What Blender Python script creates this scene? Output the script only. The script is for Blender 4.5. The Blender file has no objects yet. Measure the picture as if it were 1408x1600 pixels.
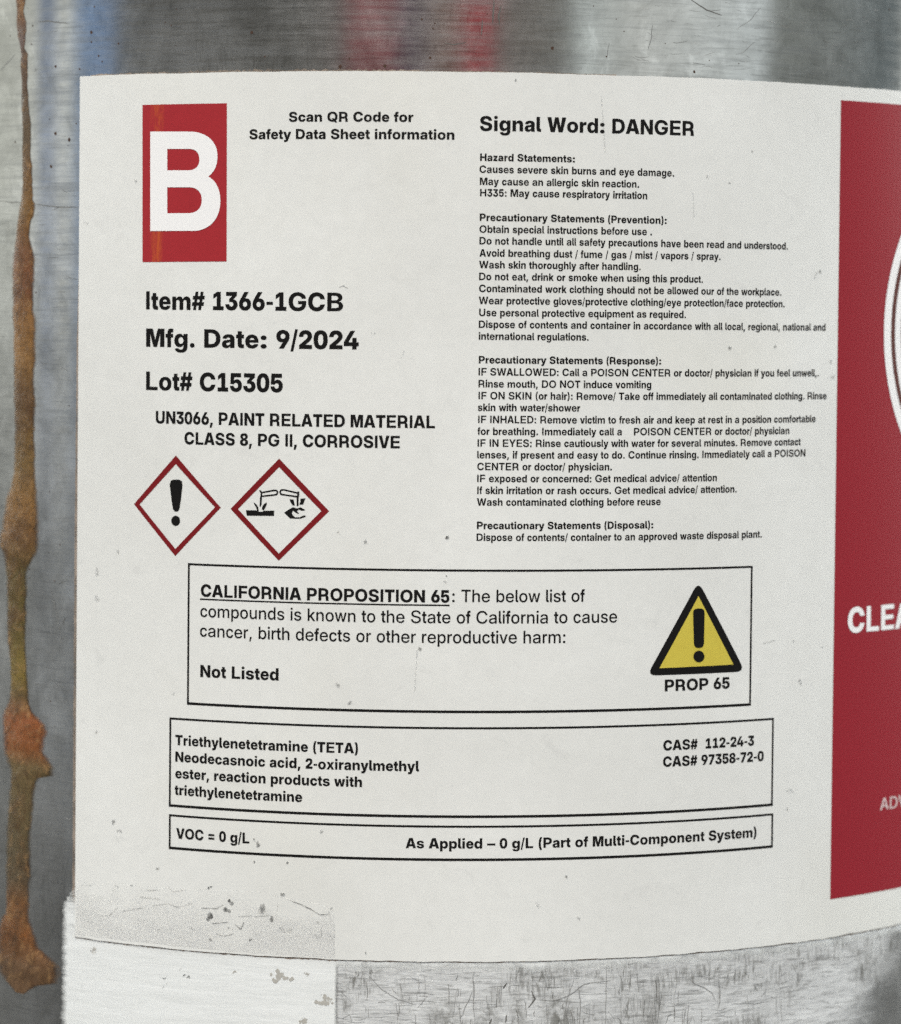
import bpy, bmesh, math, random
import numpy as np
from mathutils import Matrix, Vector

random.seed(7)
MM = 0.001
R = 84.0                      # radius of the can, millimetres
Z_BASE, Z_TOP = -122.0, 70.0  # bottom and top of the can body (camera height is z = 0)

scene = bpy.context.scene
COL = scene.collection

# ------------------------------------------------------------------ camera
CAM_F, CAM_D, YAW, PITCH, ROLL, PX, PY = (4408.1397, 402.0011, 0.00434970, -0.02796879, 0.00963824, 704.0807, 616.4389)
cam = bpy.data.cameras.new("camera")
cam.sensor_fit = 'HORIZONTAL'
cam.sensor_width = 36.0
cam.lens = CAM_F / 1408.0 * 36.0
cam.shift_x = (704.0 - PX) / 1408.0
cam.shift_y = (PY - 800.0) / 1408.0
cam.clip_start = 0.01
cam.clip_end = 2000.0
cam_ob = bpy.data.objects.new("camera", cam)
COL.objects.link(cam_ob)
cy_, sy_, cp_, sp_, cr_, sr_ = (math.cos(YAW), math.sin(YAW), math.cos(PITCH),
                                math.sin(PITCH), math.cos(ROLL), math.sin(ROLL))
ax = Vector((cy_, -sy_, 0.0))
ay0 = Vector((sy_, cy_, 0.0))
az0 = Vector((0.0, 0.0, 1.0))
fwd = ay0 * cp_ + az0 * sp_
upv = az0 * cp_ - ay0 * sp_
right = ax * cr_ + upv * sr_
up2 = upv * cr_ - ax * sr_
m = Matrix.Identity(4)
for i in range(3):
    m[i][0], m[i][1], m[i][2] = right[i], up2[i], -fwd[i]
m[1][3] = -CAM_D * MM
cam_ob.matrix_world = m
cam.dof.use_dof = True
cam.dof.focus_distance = (CAM_D - R * 0.97) * MM
cam.dof.aperture_fstop = 20.0
scene.camera = cam_ob

# ------------------------------------------------------------------ exposure
vs = scene.view_settings
vs.view_transform = 'Standard'
vs.look = 'None'
vs.exposure = 1.13
vs.gamma = 1.0
vs.use_curve_mapping = False
scene.cycles.use_denoising = False      # keep the fine print and the metal's grain crisp


def srgb(r, g, b, k=1.0):
    f = lambda c: (c / 12.92 if c <= 0.04045 else ((c + 0.055) / 1.055) ** 2.4)
    return tuple(f(c / 255.0) * k for c in (r, g, b)) + (1.0,)


# ------------------------------------------------------------------ world: open sky over blurred surroundings
SUN_AZ, SUN_EL = math.radians(-11.0), math.radians(58.0)   # azimuth from the camera's side of the can, + to the right
world = bpy.data.worlds.new("World")
scene.world = world
world.use_nodes = True
wt = world.node_tree
wn, wl = wt.nodes, wt.links
bg = wn['Background']


def wmath(op, a, b=None):
    n = wn.new('ShaderNodeMath')
    n.operation = op
    for k, v in enumerate((a, b)):
        if v is None:
            continue
        if isinstance(v, (int, float)):
            n.inputs[k].default_value = v
        else:
            wl.new(v, n.inputs[k])
    return n.outputs[0]


sky = wn.new('ShaderNodeTexSky')
sky.sky_type = 'NISHITA'
sky.sun_disc = False
sky.sun_elevation = SUN_EL
# sun direction seen from above: (sin az, -cos az); the sky measures its rotation from +Y, clockwise
sky.sun_rotation = math.pi - SUN_AZ
sky.air_density = 1.0
sky.dust_density = 3.0
sky.ozone_density = 1.0
tc = wn.new('ShaderNodeTexCoord')
sep = wn.new('ShaderNodeSeparateXYZ')
wl.new(tc.outputs['Generated'], sep.inputs[0])
wx, wy, wz = sep.outputs
psi = wmath('ARCTAN2', wx, wmath('MULTIPLY', wy, -1.0))
psi01 = wmath('ADD', wmath('DIVIDE', psi, 2 * math.pi), 0.5)
BANDS = [
    (-179.0, (150, 152, 148)),
    (-108.0, (560, 564, 550)),  # added bright gap on the left, lights the label's side
    (-89.7, (262, 266, 254)),
    (-77.0, (268, 270, 260)),
    (-75.8, (140, 164, 205)),
    (-73.7, (140, 164, 205)),
    (-72.3, (278, 280, 270)),
    (-69.4, (268, 270, 260)),
    (-68.2, (126, 164, 212)),
    (-61.2, (126, 158, 202)),
    (-59.3, (106, 105, 99)),
    (-51.1, (96, 94, 88)),
    (-27.2, (84, 82, 76)),
    (-17.3, (92, 84, 78)),
    (-15.6, (150, 46, 54)),
    (-8.9, (140, 56, 62)),
    (-6.3, (84, 66, 88)),
    (-3.0, (100, 80, 86)),
    (-0.2, (134, 106, 90)),
    (3.7, (130, 76, 72)),
    (5.3, (182, 22, 40)),
    (8.2, (178, 26, 42)),
    (10.0, (116, 106, 98)),
    (21.0, (118, 115, 106)),
    (24.7, (240, 250, 248)),
    (34.9, (276, 280, 276)),
    (58.7, (270, 280, 282)),
    (61.3, (150, 155, 150)),
    (73.7, (144, 150, 147)),
    (90.8, (122, 136, 142)),
    (116.0, (740, 744, 728)),  # added bright gap on the right, lights the label's far side
    (179.0, (150, 152, 148))]
ramp = wn.new('ShaderNodeValToRGB')
el = ramp.color_ramp.elements
el.remove(el[1])
for i, (deg, c) in enumerate(BANDS):
    pos = (deg + 180.0) / 360.0
    e = el[0] if i == 0 else el.new(pos)
    e.position = pos
    e.color = srgb(*c)
wl.new(psi01, ramp.inputs[0])
wnoise = wn.new('ShaderNodeTexNoise')
wnoise.inputs['Scale'].default_value = 6.0
wnoise.inputs['Detail'].default_value = 4.0
wl.new(tc.outputs['Generated'], wnoise.inputs['Vector'])
wmul = wn.new('ShaderNodeMix'); wmul.data_type = 'RGBA'; wmul.blend_type = 'MULTIPLY'
wmul.inputs[0].default_value = 1.0
wl.new(ramp.outputs[0], wmul.inputs[6])
nr = wn.new('ShaderNodeMapRange')
nr.inputs[3].default_value = 0.75 * 2.75
nr.inputs[4].default_value = 1.25 * 2.75
wl.new(wnoise.outputs[0], nr.inputs[0])
cmb = wn.new('ShaderNodeCombineColor')
for k in range(3):
    wl.new(nr.outputs[0], cmb.inputs[k])
wl.new(cmb.outputs[0], wmul.inputs[7])
skymul = wn.new('ShaderNodeMix'); skymul.data_type = 'RGBA'; skymul.blend_type = 'MULTIPLY'
skymul.inputs[0].default_value = 1.0
skymul.inputs[7].default_value = (0.95, 1.0, 0.96, 1)     # thin cloud takes the blue out of the sky
wl.new(sky.outputs[0], skymul.inputs[6])
mapr = wn.new('ShaderNodeMapRange')
mapr.interpolation_type = 'SMOOTHSTEP'
mapr.inputs[1].default_value = math.sin(math.radians(20))
mapr.inputs[2].default_value = math.sin(math.radians(42))
wl.new(wz, mapr.inputs[0])
wmix = wn.new('ShaderNodeMix'); wmix.data_type = 'RGBA'
wl.new(mapr.outputs[0], wmix.inputs[0])
wl.new(wmul.outputs[2], wmix.inputs[6])
wl.new(skymul.outputs[2], wmix.inputs[7])
wl.new(wmix.outputs[2], bg.inputs['Color'])
bg.inputs['Strength'].default_value = 0.14

sun = bpy.data.lights.new("sun", 'SUN')
sun.energy = 0.72
sun.angle = math.radians(32.0)
sun.color = (1.0, 1.0, 0.97)
sun_ob = bpy.data.objects.new("sun", sun)
COL.objects.link(sun_ob)
sd = Vector((math.sin(SUN_AZ) * math.cos(SUN_EL), -math.cos(SUN_AZ) * math.cos(SUN_EL), math.sin(SUN_EL)))
sun_ob.rotation_euler = sd.to_track_quat('Z', 'Y').to_euler()
sun_ob.location = sd * 5

# ------------------------------------------------------------------ data measured on the label, millimetres
TEXT = [
    ('scan_text', 'B', 'Scan QR Code for', -17.267, -3.093, 21.727, 1.112),
    ('scan_text', 'B', 'Safety Data Sheet information', -21.898, 1.533, 19.774, 1.13),
    ('item_text', 'B', 'Item# 1366-1GCB', -34.612, -10.836, 0.371, 2.09),
    ('item_text', 'B', 'Mfg. Date: 9/2024', -34.58, -9.031, -3.918, 2.099),
    ('item_text', 'B', 'Lot# C15305', -34.542, -17.718, -8.885, 2.115),
    ('shipping_text', 'B', 'UN3066, PAINT RELATED MATERIAL', -33.249, -0.333, -12.711, 1.429),
    ('shipping_text', 'B', 'CLASS 8, PG II, CORROSIVE', -29.575, -4.272, -15.018, 1.409),
    ('signal_text', 'B', 'Signal Word: DANGER', 4.371, 29.482, 20.809, 1.667),
    ('hazard_text', 'B', 'Hazard Statements:', 4.44, 15.243, 17.437, 0.834),
    ('hazard_text', 'S', 'Causes severe skin burns and eye damage.', 4.381, 27.07, 16.099, 0.834),
    ('hazard_text', 'S', 'May cause an allergic skin reaction.', 4.431, 22.825, 14.733, 0.834),
    ('hazard_text', 'S', 'H335: May cause respiratory irritation', 4.479, 23.806, 13.453, 0.834),
    ('prevention_text', 'B', 'Precautionary Statements (Prevention):', 4.471, 26.224, 10.69, 0.835),
    ('prevention_text', 'S', 'Obtain special instructions before use .', 4.448, 24.44, 9.365, 0.835),
    ('prevention_text', 'S', 'Do not handle until all safety precautions have been read and understood.', 4.461, 42.158, 8.055, 0.835),
    ('prevention_text', 'S', 'Avoid breathing dust / fume / gas / mist / vapors / spray.', 4.475, 33.065, 6.686, 0.835),
    ('prevention_text', 'S', 'Wash skin thoroughly after handling.', 4.451, 23.133, 5.375, 0.836),
    ('prevention_text', 'S', 'Do not eat, drink or smoke when using this product.', 4.465, 30.838, 4.042, 0.836),
    ('prevention_text', 'S', 'Contaminated work clothing should not be allowed our of the workplace.', 4.478, 41.302, 2.694, 0.836),
    ('prevention_text', 'S', 'Wear protective gloves/protective clothing/eye protection/face protection.', 4.455, 41.795, 1.339, 0.836),
    ('prevention_text', 'S', 'Use personal protective equipment as required.', 4.505, 28.749, -0.016, 0.836),
    ('prevention_text', 'S', 'Dispose of contents and container in accordance with all local, regional, national and', 4.482, 47.838, -1.343, 0.837),
    ('prevention_text', 'S', 'international regulations.', 4.495, 17.058, -2.678, 0.837),
    ('response_text', 'B', 'Precautionary Statements (Response):', 4.522, 25.752, -5.341, 0.837),
    ('response_text', 'S', 'IF SWALLOWED: Call a POISON CENTER or doctor/ physician if you feel unwell,.', 4.499, 46.912, -6.698, 0.837),
    ('response_text', 'S', 'Rinse mouth, DO NOT induce vomiting', 4.513, 24.565, -8.049, 0.838),
    ('response_text', 'S', 'IF ON SKIN (or hair): Remove/ Take off immediately all contaminated clothing. Rinse', 4.526, 48.131, -9.385, 0.838),
    ('response_text', 'S', 'skin with water/shower', 4.467, 16.155, -10.714, 0.838),
    ('response_text', 'S', 'IF INHALED: Remove victim to fresh air and keep at rest in a position comfortable', 4.516, 46.525, -12.073, 0.838),
    ('response_text', 'S', 'for breathing. Immediately call a    POISON CENTER or doctor/ physician', 4.457, 42.694, -13.41, 0.838),
    ('response_text', 'S', 'IF IN EYES: Rinse cautiously with water for several minutes. Remove contact', 4.47, 44.34, -14.74, 0.839),
    ('response_text', 'S', 'lenses, if present and easy to do. Continue rinsing. Immediately call a POISON', 4.447, 45.068, -16.063, 0.839),
    ('response_text', 'S', 'CENTER or doctor/ physician.', 4.461, 19.96, -17.394, 0.839),
    ('response_text', 'S', 'IF exposed or concerned: Get medical advice/ attention', 4.474, 32.926, -18.74, 0.839),
    ('response_text', 'S', 'If skin irritation or rash occurs. Get medical advice/ attention.', 4.487, 35.555, -20.086, 0.839),
    ('response_text', 'S', 'Wash contaminated clothing before reuse', 4.464, 25.887, -21.403, 0.84),
    ('disposal_text', 'B', 'Precautionary Statements (Disposal):', 4.49, 25.017, -24.054, 0.84),
    ('disposal_text', 'S', 'Dispose of contents/ container to an approved waste disposal plant.', 4.467, 39.016, -25.394, 0.84),
    ('proposition_text', 'B', 'CALIFORNIA PROPOSITION 65', -27.388, 1.481, -32.413, 1.425),
    ('proposition_text', 'R', ': The below list of', 1.784, 16.923, -32.328, 1.407),
    ('proposition_text', 'R', 'compounds is known to the State of California to cause', -27.432, 20.781, -34.748, 1.425),
    ('proposition_text', 'R', 'cancer, birth defects or other reproductive harm:', -27.455, 14.733, -37.002, 1.426),
    ('proposition_text', 'B', 'Not Listed', -27.379, -17.945, -41.655, 1.397),
    ('proposition_text', 'B', 'PROP 65', 26.654, 34.941, -42.787, 1.34),
    ('ingredient_text', 'B', 'CAS#  112-24-3', 26.558, 38.318, -49.6, 1.18),
    ('ingredient_text', 'B', 'CAS# 97358-72-0', 26.543, 39.671, -51.479, 1.18),
    ('ingredient_text', 'B', 'Triethylenetetramine (TETA)', -30.462, -8.709, -49.661, 1.182),
    ('ingredient_text', 'B', 'Neodecasnoic acid, 2-oxiranylmethyl', -30.446, -1.763, -51.573, 1.182),
    ('ingredient_text', 'B', 'ester, reaction products with', -30.433, -8.215, -53.479, 1.183),
    ('ingredient_text', 'B', 'triethylenetetramine', -30.499, -15.079, -55.42, 1.183),
    ('voc_text', 'B', 'VOC = 0 g/L', -30.257, -21.246, -60.444, 1.213),
    ('voc_text', 'B', 'As Applied – 0 g/L (Part of Multi-Component System)', -3.203, 38.787, -60.309, 1.165),
    ('panel_text', 'B', 'CLEA', 51.94, 62.987, -37.187, 3.034),
    ('panel_text', 'R', 'ADV', 57.83, 62.735, -58.884, 1.44)]
LABEL = [-43.903, -73.222, 27.391]
PANEL = [49.748, -68.676, 25.754]
CIRCLE = [81.44, -1.286, 24.089, 22.839, 22.094, 21.014]
BOX_PROP = [-29.02, 37.817, -44.924, -28.643]
BOX_INGR = [-31.225, 41.018, -56.832, -46.516]
BOX_VOC = [-31.204, 41.101, -61.737, -57.706]
UNDERLINE = [-27.489, 1.498, -32.798, -32.63]
BADGE_Q = [[-35.254, 23.865], [-35.118, 5.817], [-24.526, 5.917], [-24.629, 23.869]]
BGLYPH = [[[-34.197, 20.785], [-29.151, 20.71], [-28.75, 20.69], [-28.364, 20.641], [-27.994, 20.562], [-27.643, 20.455], [-27.313, 20.32], [-27.008, 20.158], [-26.728, 19.968], [-26.478, 19.751], [-26.258, 19.508], [-26.073, 19.239], [-25.923, 18.944], [-25.812, 18.624], [-25.743, 18.279], [-25.717, 17.91], [-25.722, 17.666], [-25.741, 17.436], [-25.773, 17.218], [-25.817, 17.013], [-25.874, 16.82], [-25.942, 16.639], [-26.02, 16.469], [-26.109, 16.311], [-26.208, 16.163], [-26.316, 16.027], [-26.432, 15.901], [-26.556, 15.785], [-26.688, 15.679], [-26.827, 15.583], [-26.62, 15.468], [-26.428, 15.337], [-26.252, 15.191], [-26.092, 15.031], [-25.946, 14.857], [-25.816, 14.67], [-25.702, 14.472], [-25.602, 14.262], [-25.518, 14.041], [-25.448, 13.811], [-25.394, 13.573], [-25.354, 13.326], [-25.33, 13.072], [-25.32, 12.812], [-25.337, 12.376], [-25.394, 11.964], [-25.49, 11.578], [-25.624, 11.217], [-25.795, 10.885], [-26.0, 10.582], [-26.24, 10.31], [-26.514, 10.069], [-26.819, 9.862], [-27.156, 9.689], [-27.522, 9.553], [-27.918, 9.454], [-28.342, 9.393], [-34.111, 9.383]], [[-31.985, 18.773], [-31.966, 16.327], [-29.32, 16.303], [-29.111, 16.31], [-28.921, 16.334], [-28.75, 16.374], [-28.596, 16.429], [-28.459, 16.497], [-28.34, 16.578], [-28.237, 16.67], [-28.149, 16.771], [-28.078, 16.881], [-28.021, 16.999], [-27.98, 17.123], [-27.952, 17.253], [-27.939, 17.386], [-27.939, 17.522], [-27.947, 17.683], [-27.969, 17.833], [-28.004, 17.973], [-28.052, 18.101], [-28.114, 18.218], [-28.189, 18.324], [-28.277, 18.419], [-28.379, 18.502], [-28.494, 18.572], [-28.623, 18.631], [-28.765, 18.678], [-28.92, 18.712], [-29.089, 18.733]], [[-31.952, 14.386], [-31.929, 11.419], [-29.35, 11.409], [-29.124, 11.416], [-28.911, 11.438], [-28.712, 11.475], [-28.528, 11.527], [-28.359, 11.594], [-28.206, 11.677], [-28.069, 11.775], [-27.949, 11.887], [-27.845, 12.015], [-27.76, 12.158], [-27.693, 12.316], [-27.645, 12.489], [-27.616, 12.678], [-27.608, 12.881], [-27.617, 13.073], [-27.644, 13.254], [-27.686, 13.422], [-27.745, 13.578], [-27.82, 13.721], [-27.911, 13.851], [-28.019, 13.968], [-28.143, 14.07], [-28.284, 14.158], [-28.441, 14.231], [-28.615, 14.289], [-28.806, 14.331], [-29.013, 14.358]]]
DIA1 = [[[-30.636, -16.334], [-36.029, -22.11], [-30.629, -27.887], [-25.006, -22.154]], [[-30.629, -17.326], [-35.288, -22.12], [-30.619, -27.076], [-25.712, -22.138]]]
EX1 = [[[-31.267, -19.257], [-30.941, -19.122], [-30.208, -19.101], [-29.883, -19.253], [-29.766, -19.654], [-29.948, -21.35], [-30.142, -22.459], [-30.343, -22.76], [-30.75, -22.774], [-30.956, -22.486], [-31.169, -21.389], [-31.403, -19.703]], [[-30.042, -23.824], [-30.068, -24.009], [-30.146, -24.178], [-30.269, -24.314], [-30.425, -24.404], [-30.598, -24.439], [-30.773, -24.416], [-30.93, -24.337], [-31.056, -24.21], [-31.137, -24.046], [-31.167, -23.863], [-31.14, -23.678], [-31.061, -23.509], [-30.938, -23.373], [-30.781, -23.282], [-30.608, -23.247], [-30.434, -23.271], [-30.277, -23.35], [-30.152, -23.477], [-30.071, -23.641]]]
DIA2 = [[[-18.082, -16.396], [-23.816, -22.256], [-18.034, -27.999], [-12.232, -22.241]], [[-18.074, -17.363], [-22.925, -22.259], [-18.031, -27.189], [-13.127, -22.24]]]
CORR = [[[-21.969, -22.354], [-20.599, -22.356], [-20.403, -22.5], [-20.014, -22.49], [-19.821, -22.364], [-18.611, -22.315], [-18.635, -22.921], [-21.866, -22.977]], [[-21.046, -21.416], [-20.702, -21.687], [-20.505, -21.962], [-20.433, -22.426], [-20.648, -22.385], [-20.798, -21.923], [-20.966, -21.694]], [[-19.489, -21.396], [-19.779, -21.571], [-19.99, -21.809], [-20.065, -22.184], [-19.869, -22.365], [-19.63, -21.94], [-19.506, -21.657]], [[-20.319, -20.839], [-20.076, -20.833], [-20.093, -21.206], [-20.118, -21.672], [-20.242, -21.955], [-20.36, -21.818], [-20.315, -21.305]], [[-16.844, -20.962], [-16.365, -21.026], [-16.198, -21.673], [-16.456, -21.679], [-16.649, -21.404]], [[-15.556, -20.916], [-14.986, -20.83], [-15.125, -21.232], [-15.265, -21.56], [-15.693, -21.569], [-15.572, -21.288]], [[-17.454, -22.52], [-16.882, -22.135], [-16.406, -21.882], [-15.928, -22.02], [-15.548, -21.863], [-15.118, -22.096], [-14.974, -22.204], [-15.354, -22.259], [-15.736, -22.146], [-15.973, -22.319], [-15.684, -22.591], [-15.875, -22.614], [-16.211, -22.417], [-16.403, -22.282], [-16.544, -22.517], [-16.495, -22.702], [-16.206, -23.021], [-15.633, -23.008], [-15.254, -22.814], [-14.969, -22.78], [-14.939, -22.946], [-15.205, -23.045], [-15.537, -23.164], [-16.73, -23.173]], [[-20.374, -20.169], [-20.207, -20.379], [-20.051, -20.265], [-20.218, -20.054]], [[-20.226, -20.316], [-20.27, -20.829], [-20.076, -20.841], [-20.032, -20.328]], [[-20.199, -20.109], [-20.227, -20.176], [-20.295, -20.205], [-20.364, -20.179], [-20.393, -20.114], [-20.365, -20.047], [-20.297, -20.018], [-20.228, -20.044]], [[-20.032, -20.319], [-20.06, -20.386], [-20.128, -20.415], [-20.197, -20.389], [-20.226, -20.324], [-20.198, -20.258], [-20.13, -20.229], [-20.061, -20.254]], [[-20.076, -20.833], [-20.104, -20.899], [-20.173, -20.928], [-20.242, -20.903], [-20.271, -20.838], [-20.243, -20.771], [-20.174, -20.742], [-20.105, -20.768]], [[-20.111, -20.408], [-18.612, -20.094], [-18.648, -19.921], [-20.147, -20.235]], [[-18.644, -20.095], [-18.355, -20.135], [-18.326, -19.96], [-18.616, -19.92]], [[-18.419, -20.095], [-18.301, -20.278], [-18.145, -20.183], [-18.262, -20.0]], [[-18.306, -20.194], [-18.42, -20.43], [-18.254, -20.502], [-18.141, -20.267]], [[-18.362, -20.381], [-18.603, -20.452], [-18.552, -20.621], [-18.312, -20.55]], [[-18.588, -20.449], [-20.107, -20.634], [-20.086, -20.809], [-18.568, -20.624]], [[-20.037, -20.32], [-20.063, -20.383], [-20.128, -20.41], [-20.194, -20.386], [-20.221, -20.324], [-20.195, -20.261], [-20.13, -20.233], [-20.064, -20.258]], [[-18.538, -20.005], [-18.565, -20.068], [-18.629, -20.096], [-18.694, -20.071], [-18.722, -20.009], [-18.695, -19.946], [-18.631, -19.919], [-18.566, -19.943]], [[-18.249, -20.045], [-18.275, -20.108], [-18.34, -20.136], [-18.405, -20.111], [-18.432, -20.049], [-18.406, -19.986], [-18.341, -19.959], [-18.276, -19.983]], [[-18.132, -20.229], [-18.158, -20.292], [-18.223, -20.319], [-18.288, -20.295], [-18.315, -20.233], [-18.289, -20.17], [-18.224, -20.142], [-18.159, -20.167]], [[-18.246, -20.464], [-18.272, -20.527], [-18.336, -20.554], [-18.401, -20.53], [-18.429, -20.468], [-18.402, -20.405], [-18.338, -20.378], [-18.273, -20.402]], [[-18.486, -20.534], [-18.512, -20.598], [-18.577, -20.625], [-18.642, -20.601], [-18.669, -20.539], [-18.643, -20.476], [-18.578, -20.448], [-18.513, -20.473]], [[-20.004, -20.719], [-20.031, -20.783], [-20.096, -20.81], [-20.161, -20.786], [-20.189, -20.724], [-20.162, -20.661], [-20.097, -20.633], [-20.032, -20.657]], [[-15.914, -20.166], [-16.003, -20.912], [-15.775, -20.934], [-15.686, -20.189]], [[-16.004, -20.925], [-15.997, -21.65], [-15.769, -21.645], [-15.775, -20.921]], [[-15.686, -20.175], [-15.718, -20.255], [-15.799, -20.289], [-15.88, -20.258], [-15.914, -20.18], [-15.882, -20.101], [-15.801, -20.066], [-15.72, -20.097]], [[-15.775, -20.921], [-15.808, -21.0], [-15.888, -21.034], [-15.969, -21.004], [-16.004, -20.925], [-15.971, -20.846], [-15.89, -20.812], [-15.809, -20.842]], [[-15.769, -21.645], [-15.801, -21.725], [-15.882, -21.759], [-15.963, -21.728], [-15.997, -21.65], [-15.965, -21.571], [-15.884, -21.536], [-15.803, -21.567]], [[-15.808, -20.185], [-17.456, -19.849], [-17.496, -20.021], [-15.848, -20.358]], [[-17.482, -19.847], [-17.818, -19.873], [-17.806, -20.049], [-17.47, -20.023]], [[-17.889, -19.914], [-18.031, -20.132], [-17.877, -20.225], [-17.735, -20.008]], [[-18.04, -20.211], [-17.941, -20.46], [-17.771, -20.394], [-17.869, -20.146]], [[-17.877, -20.513], [-17.636, -20.564], [-17.595, -20.391], [-17.835, -20.341]], [[-17.628, -20.565], [-15.903, -20.769], [-15.879, -20.594], [-17.603, -20.39]], [[-15.737, -20.269], [-15.763, -20.332], [-15.827, -20.36], [-15.891, -20.335], [-15.918, -20.273], [-15.892, -20.21], [-15.829, -20.183], [-15.764, -20.208]], [[-17.385, -19.933], [-17.411, -19.996], [-17.475, -20.023], [-17.54, -19.999], [-17.567, -19.937], [-17.541, -19.874], [-17.477, -19.847], [-17.412, -19.871]], [[-17.72, -19.959], [-17.747, -20.022], [-17.811, -20.049], [-17.876, -20.025], [-17.903, -19.963], [-17.877, -19.9], [-17.813, -19.873], [-17.748, -19.897]], [[-17.863, -20.176], [-17.889, -20.239], [-17.954, -20.266], [-18.018, -20.242], [-18.046, -20.18], [-18.019, -20.117], [-17.955, -20.09], [-17.89, -20.114]], [[-17.765, -20.425], [-17.791, -20.488], [-17.855, -20.515], [-17.92, -20.491], [-17.947, -20.429], [-17.921, -20.366], [-17.857, -20.339], [-17.792, -20.363]], [[-17.524, -20.475], [-17.55, -20.538], [-17.615, -20.566], [-17.679, -20.541], [-17.707, -20.48], [-17.68, -20.416], [-17.616, -20.389], [-17.551, -20.414]], [[-15.801, -20.68], [-15.827, -20.743], [-15.89, -20.77], [-15.955, -20.745], [-15.982, -20.683], [-15.956, -20.62], [-15.892, -20.593], [-15.828, -20.618]]]
TRI_O = [[31.3, -31.244], [31.011, -30.867], [30.724, -30.734], [30.437, -30.846], [30.151, -31.202], [24.993, -39.978], [24.825, -40.394], [24.873, -40.689], [25.137, -40.863], [25.618, -40.917], [35.681, -40.902], [36.205, -40.842], [36.494, -40.655], [36.547, -40.338], [36.363, -39.893]]
TRI_I = [[30.746, -31.943], [25.948, -40.114], [35.412, -40.026]]
TRI_EX = [[[30.651, -33.379], [30.389, -33.406], [30.205, -33.503], [30.099, -33.67], [30.072, -33.908], [30.223, -37.359], [30.271, -37.599], [30.392, -37.774], [30.585, -37.883], [30.851, -37.926], [30.884, -37.927], [31.15, -37.902], [31.341, -37.806], [31.458, -37.639], [31.499, -37.401], [31.546, -33.951], [31.511, -33.711], [31.399, -33.537], [31.211, -33.429], [30.946, -33.387]], [[31.587, -38.934], [31.565, -39.106], [31.497, -39.264], [31.386, -39.398], [31.241, -39.498], [31.072, -39.559], [30.89, -39.575], [30.707, -39.546], [30.537, -39.473], [30.39, -39.362], [30.277, -39.221], [30.205, -39.058], [30.179, -38.885], [30.2, -38.714], [30.268, -38.556], [30.377, -38.422], [30.521, -38.321], [30.69, -38.261], [30.872, -38.244], [31.055, -38.273], [31.226, -38.345], [31.374, -38.456], [31.488, -38.598], [31.561, -38.761]]]
DRIP_ROWS = [[45.74, -53.690000000000005, -53.11], [41.74, -54.09, -52.209999999999994], [36.74, -53.99, -52.41], [35.39, -53.77, -52.82], [34.1, -53.86, -52.39], [32.59, -53.69, -52.49], [31.08, -53.21, -52.68], [30.31, -53.1, -52.06], [28.8, -53.09, -52.15], [27.67, -52.87, -52.09], [25.41, -52.96, -52.02], [22.76, -52.73, -51.59], [20.88, -52.76, -51.47], [18.62, -52.8, -51.56], [17.11, -52.68, -51.24], [14.85, -52.67, -51.17], [13.19, -52.86, -51.11], [12.73, -53.02, -50.75], [11.23, -53.38, -50.89], [10.71, -53.48, -51.39], [8.82, -53.68, -51.59], [7.69, -53.99, -51.17], [6.55, -54.3, -50.75], [5.04, -54.29, -50.74], [2.77, -54.32, -50.77], [0.13, -54.25, -50.86], [-1.01, -54.24, -50.59], [-2.52, -54.12, -50.58], [-5.54, -54.1, -50.46], [-7.82, -53.98, -50.85], [-10.09, -53.96, -50.53], [-13.12, -53.83, -50.61], [-16.14, -53.81, -50.48], [-19.18, -53.89, -50.46], [-20.7, -54.42, -50.25], [-22.24, -55.27, -50.13], [-23.76, -55.48, -49.92], [-25.44, -55.91, -49.81], [-26.67, -56.34, -49.8], [-27.96, -56.33, -49.89], [-28.95, -55.77, -50.49], [-30.25, -55.21, -51.4], [-32.16, -54.98, -51.7], [-35.97, -54.95, -51.77], [-39.01, -54.71, -51.85], [-42.04, -54.36, -51.73], [-45.07, -54.23, -51.39], [-46.6, -54.55, -51.18], [-47.37, -55.08, -50.76], [-47.96, -55.52, -49.74], [-48.83, -55.62, -48.54], [-49.57, -55.61, -48.14], [-50.34, -55.5, -48.53], [-51.88, -55.38, -49.01], [-52.6, -55.26, -48.21], [-53.69, -54.93, -47.32], [-54.65, -54.48, -47.32], [-55.14, -54.27, -49.69], [-56.08, -54.26, -50.19], [-58.78, -54.56, -50.47], [-61.88, -54.76, -50.96], [-65.71, -54.95, -50.83], [-69.54, -54.81, -51.01], [-71.84, -54.9, -50.99], [-72.49, -55.66, -50.78], [-73.78, -56.1, -50.06], [-75.28, -56.31, -49.34], [-76.17, -56.52, -47.55], [-77.03, -56.74, -46.28], [-78.15, -56.62, -45.99], [-79.12, -56.05, -46.36], [-79.8, -55.17, -49.51], [-80.58, -53.86, -51.03], [-81.11, -53.01, -51.85]]
SPECKS = [[-51.259, 33.625, 0.159], [-42.445, 32.446, 0.289], [-38.656, 31.015, 0.18], [-41.393, 29.67, 0.188], [-47.639, 28.673, 0.245], [-44.077, 28.244, 0.188], [-47.581, 20.858, 0.332], [-45.563, 20.106, 0.303], [-48.236, 17.028, 0.274], [-21.766, 31.861, 0.26], [-11.44, 27.922, 0.332], [-10.396, 28.812, 0.188], [-6.347, 27.997, 0.274], [-1.289, 28.96, 0.231], [12.521, 30.261, 0.289], [29.506, 28.124, 0.245], [-53.972, 20.027, 0.188], [-44.543, 21.942, 0.13], [-54.924, 32.608, 0.115], [-50.517, 2.251, 0.18]]
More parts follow.
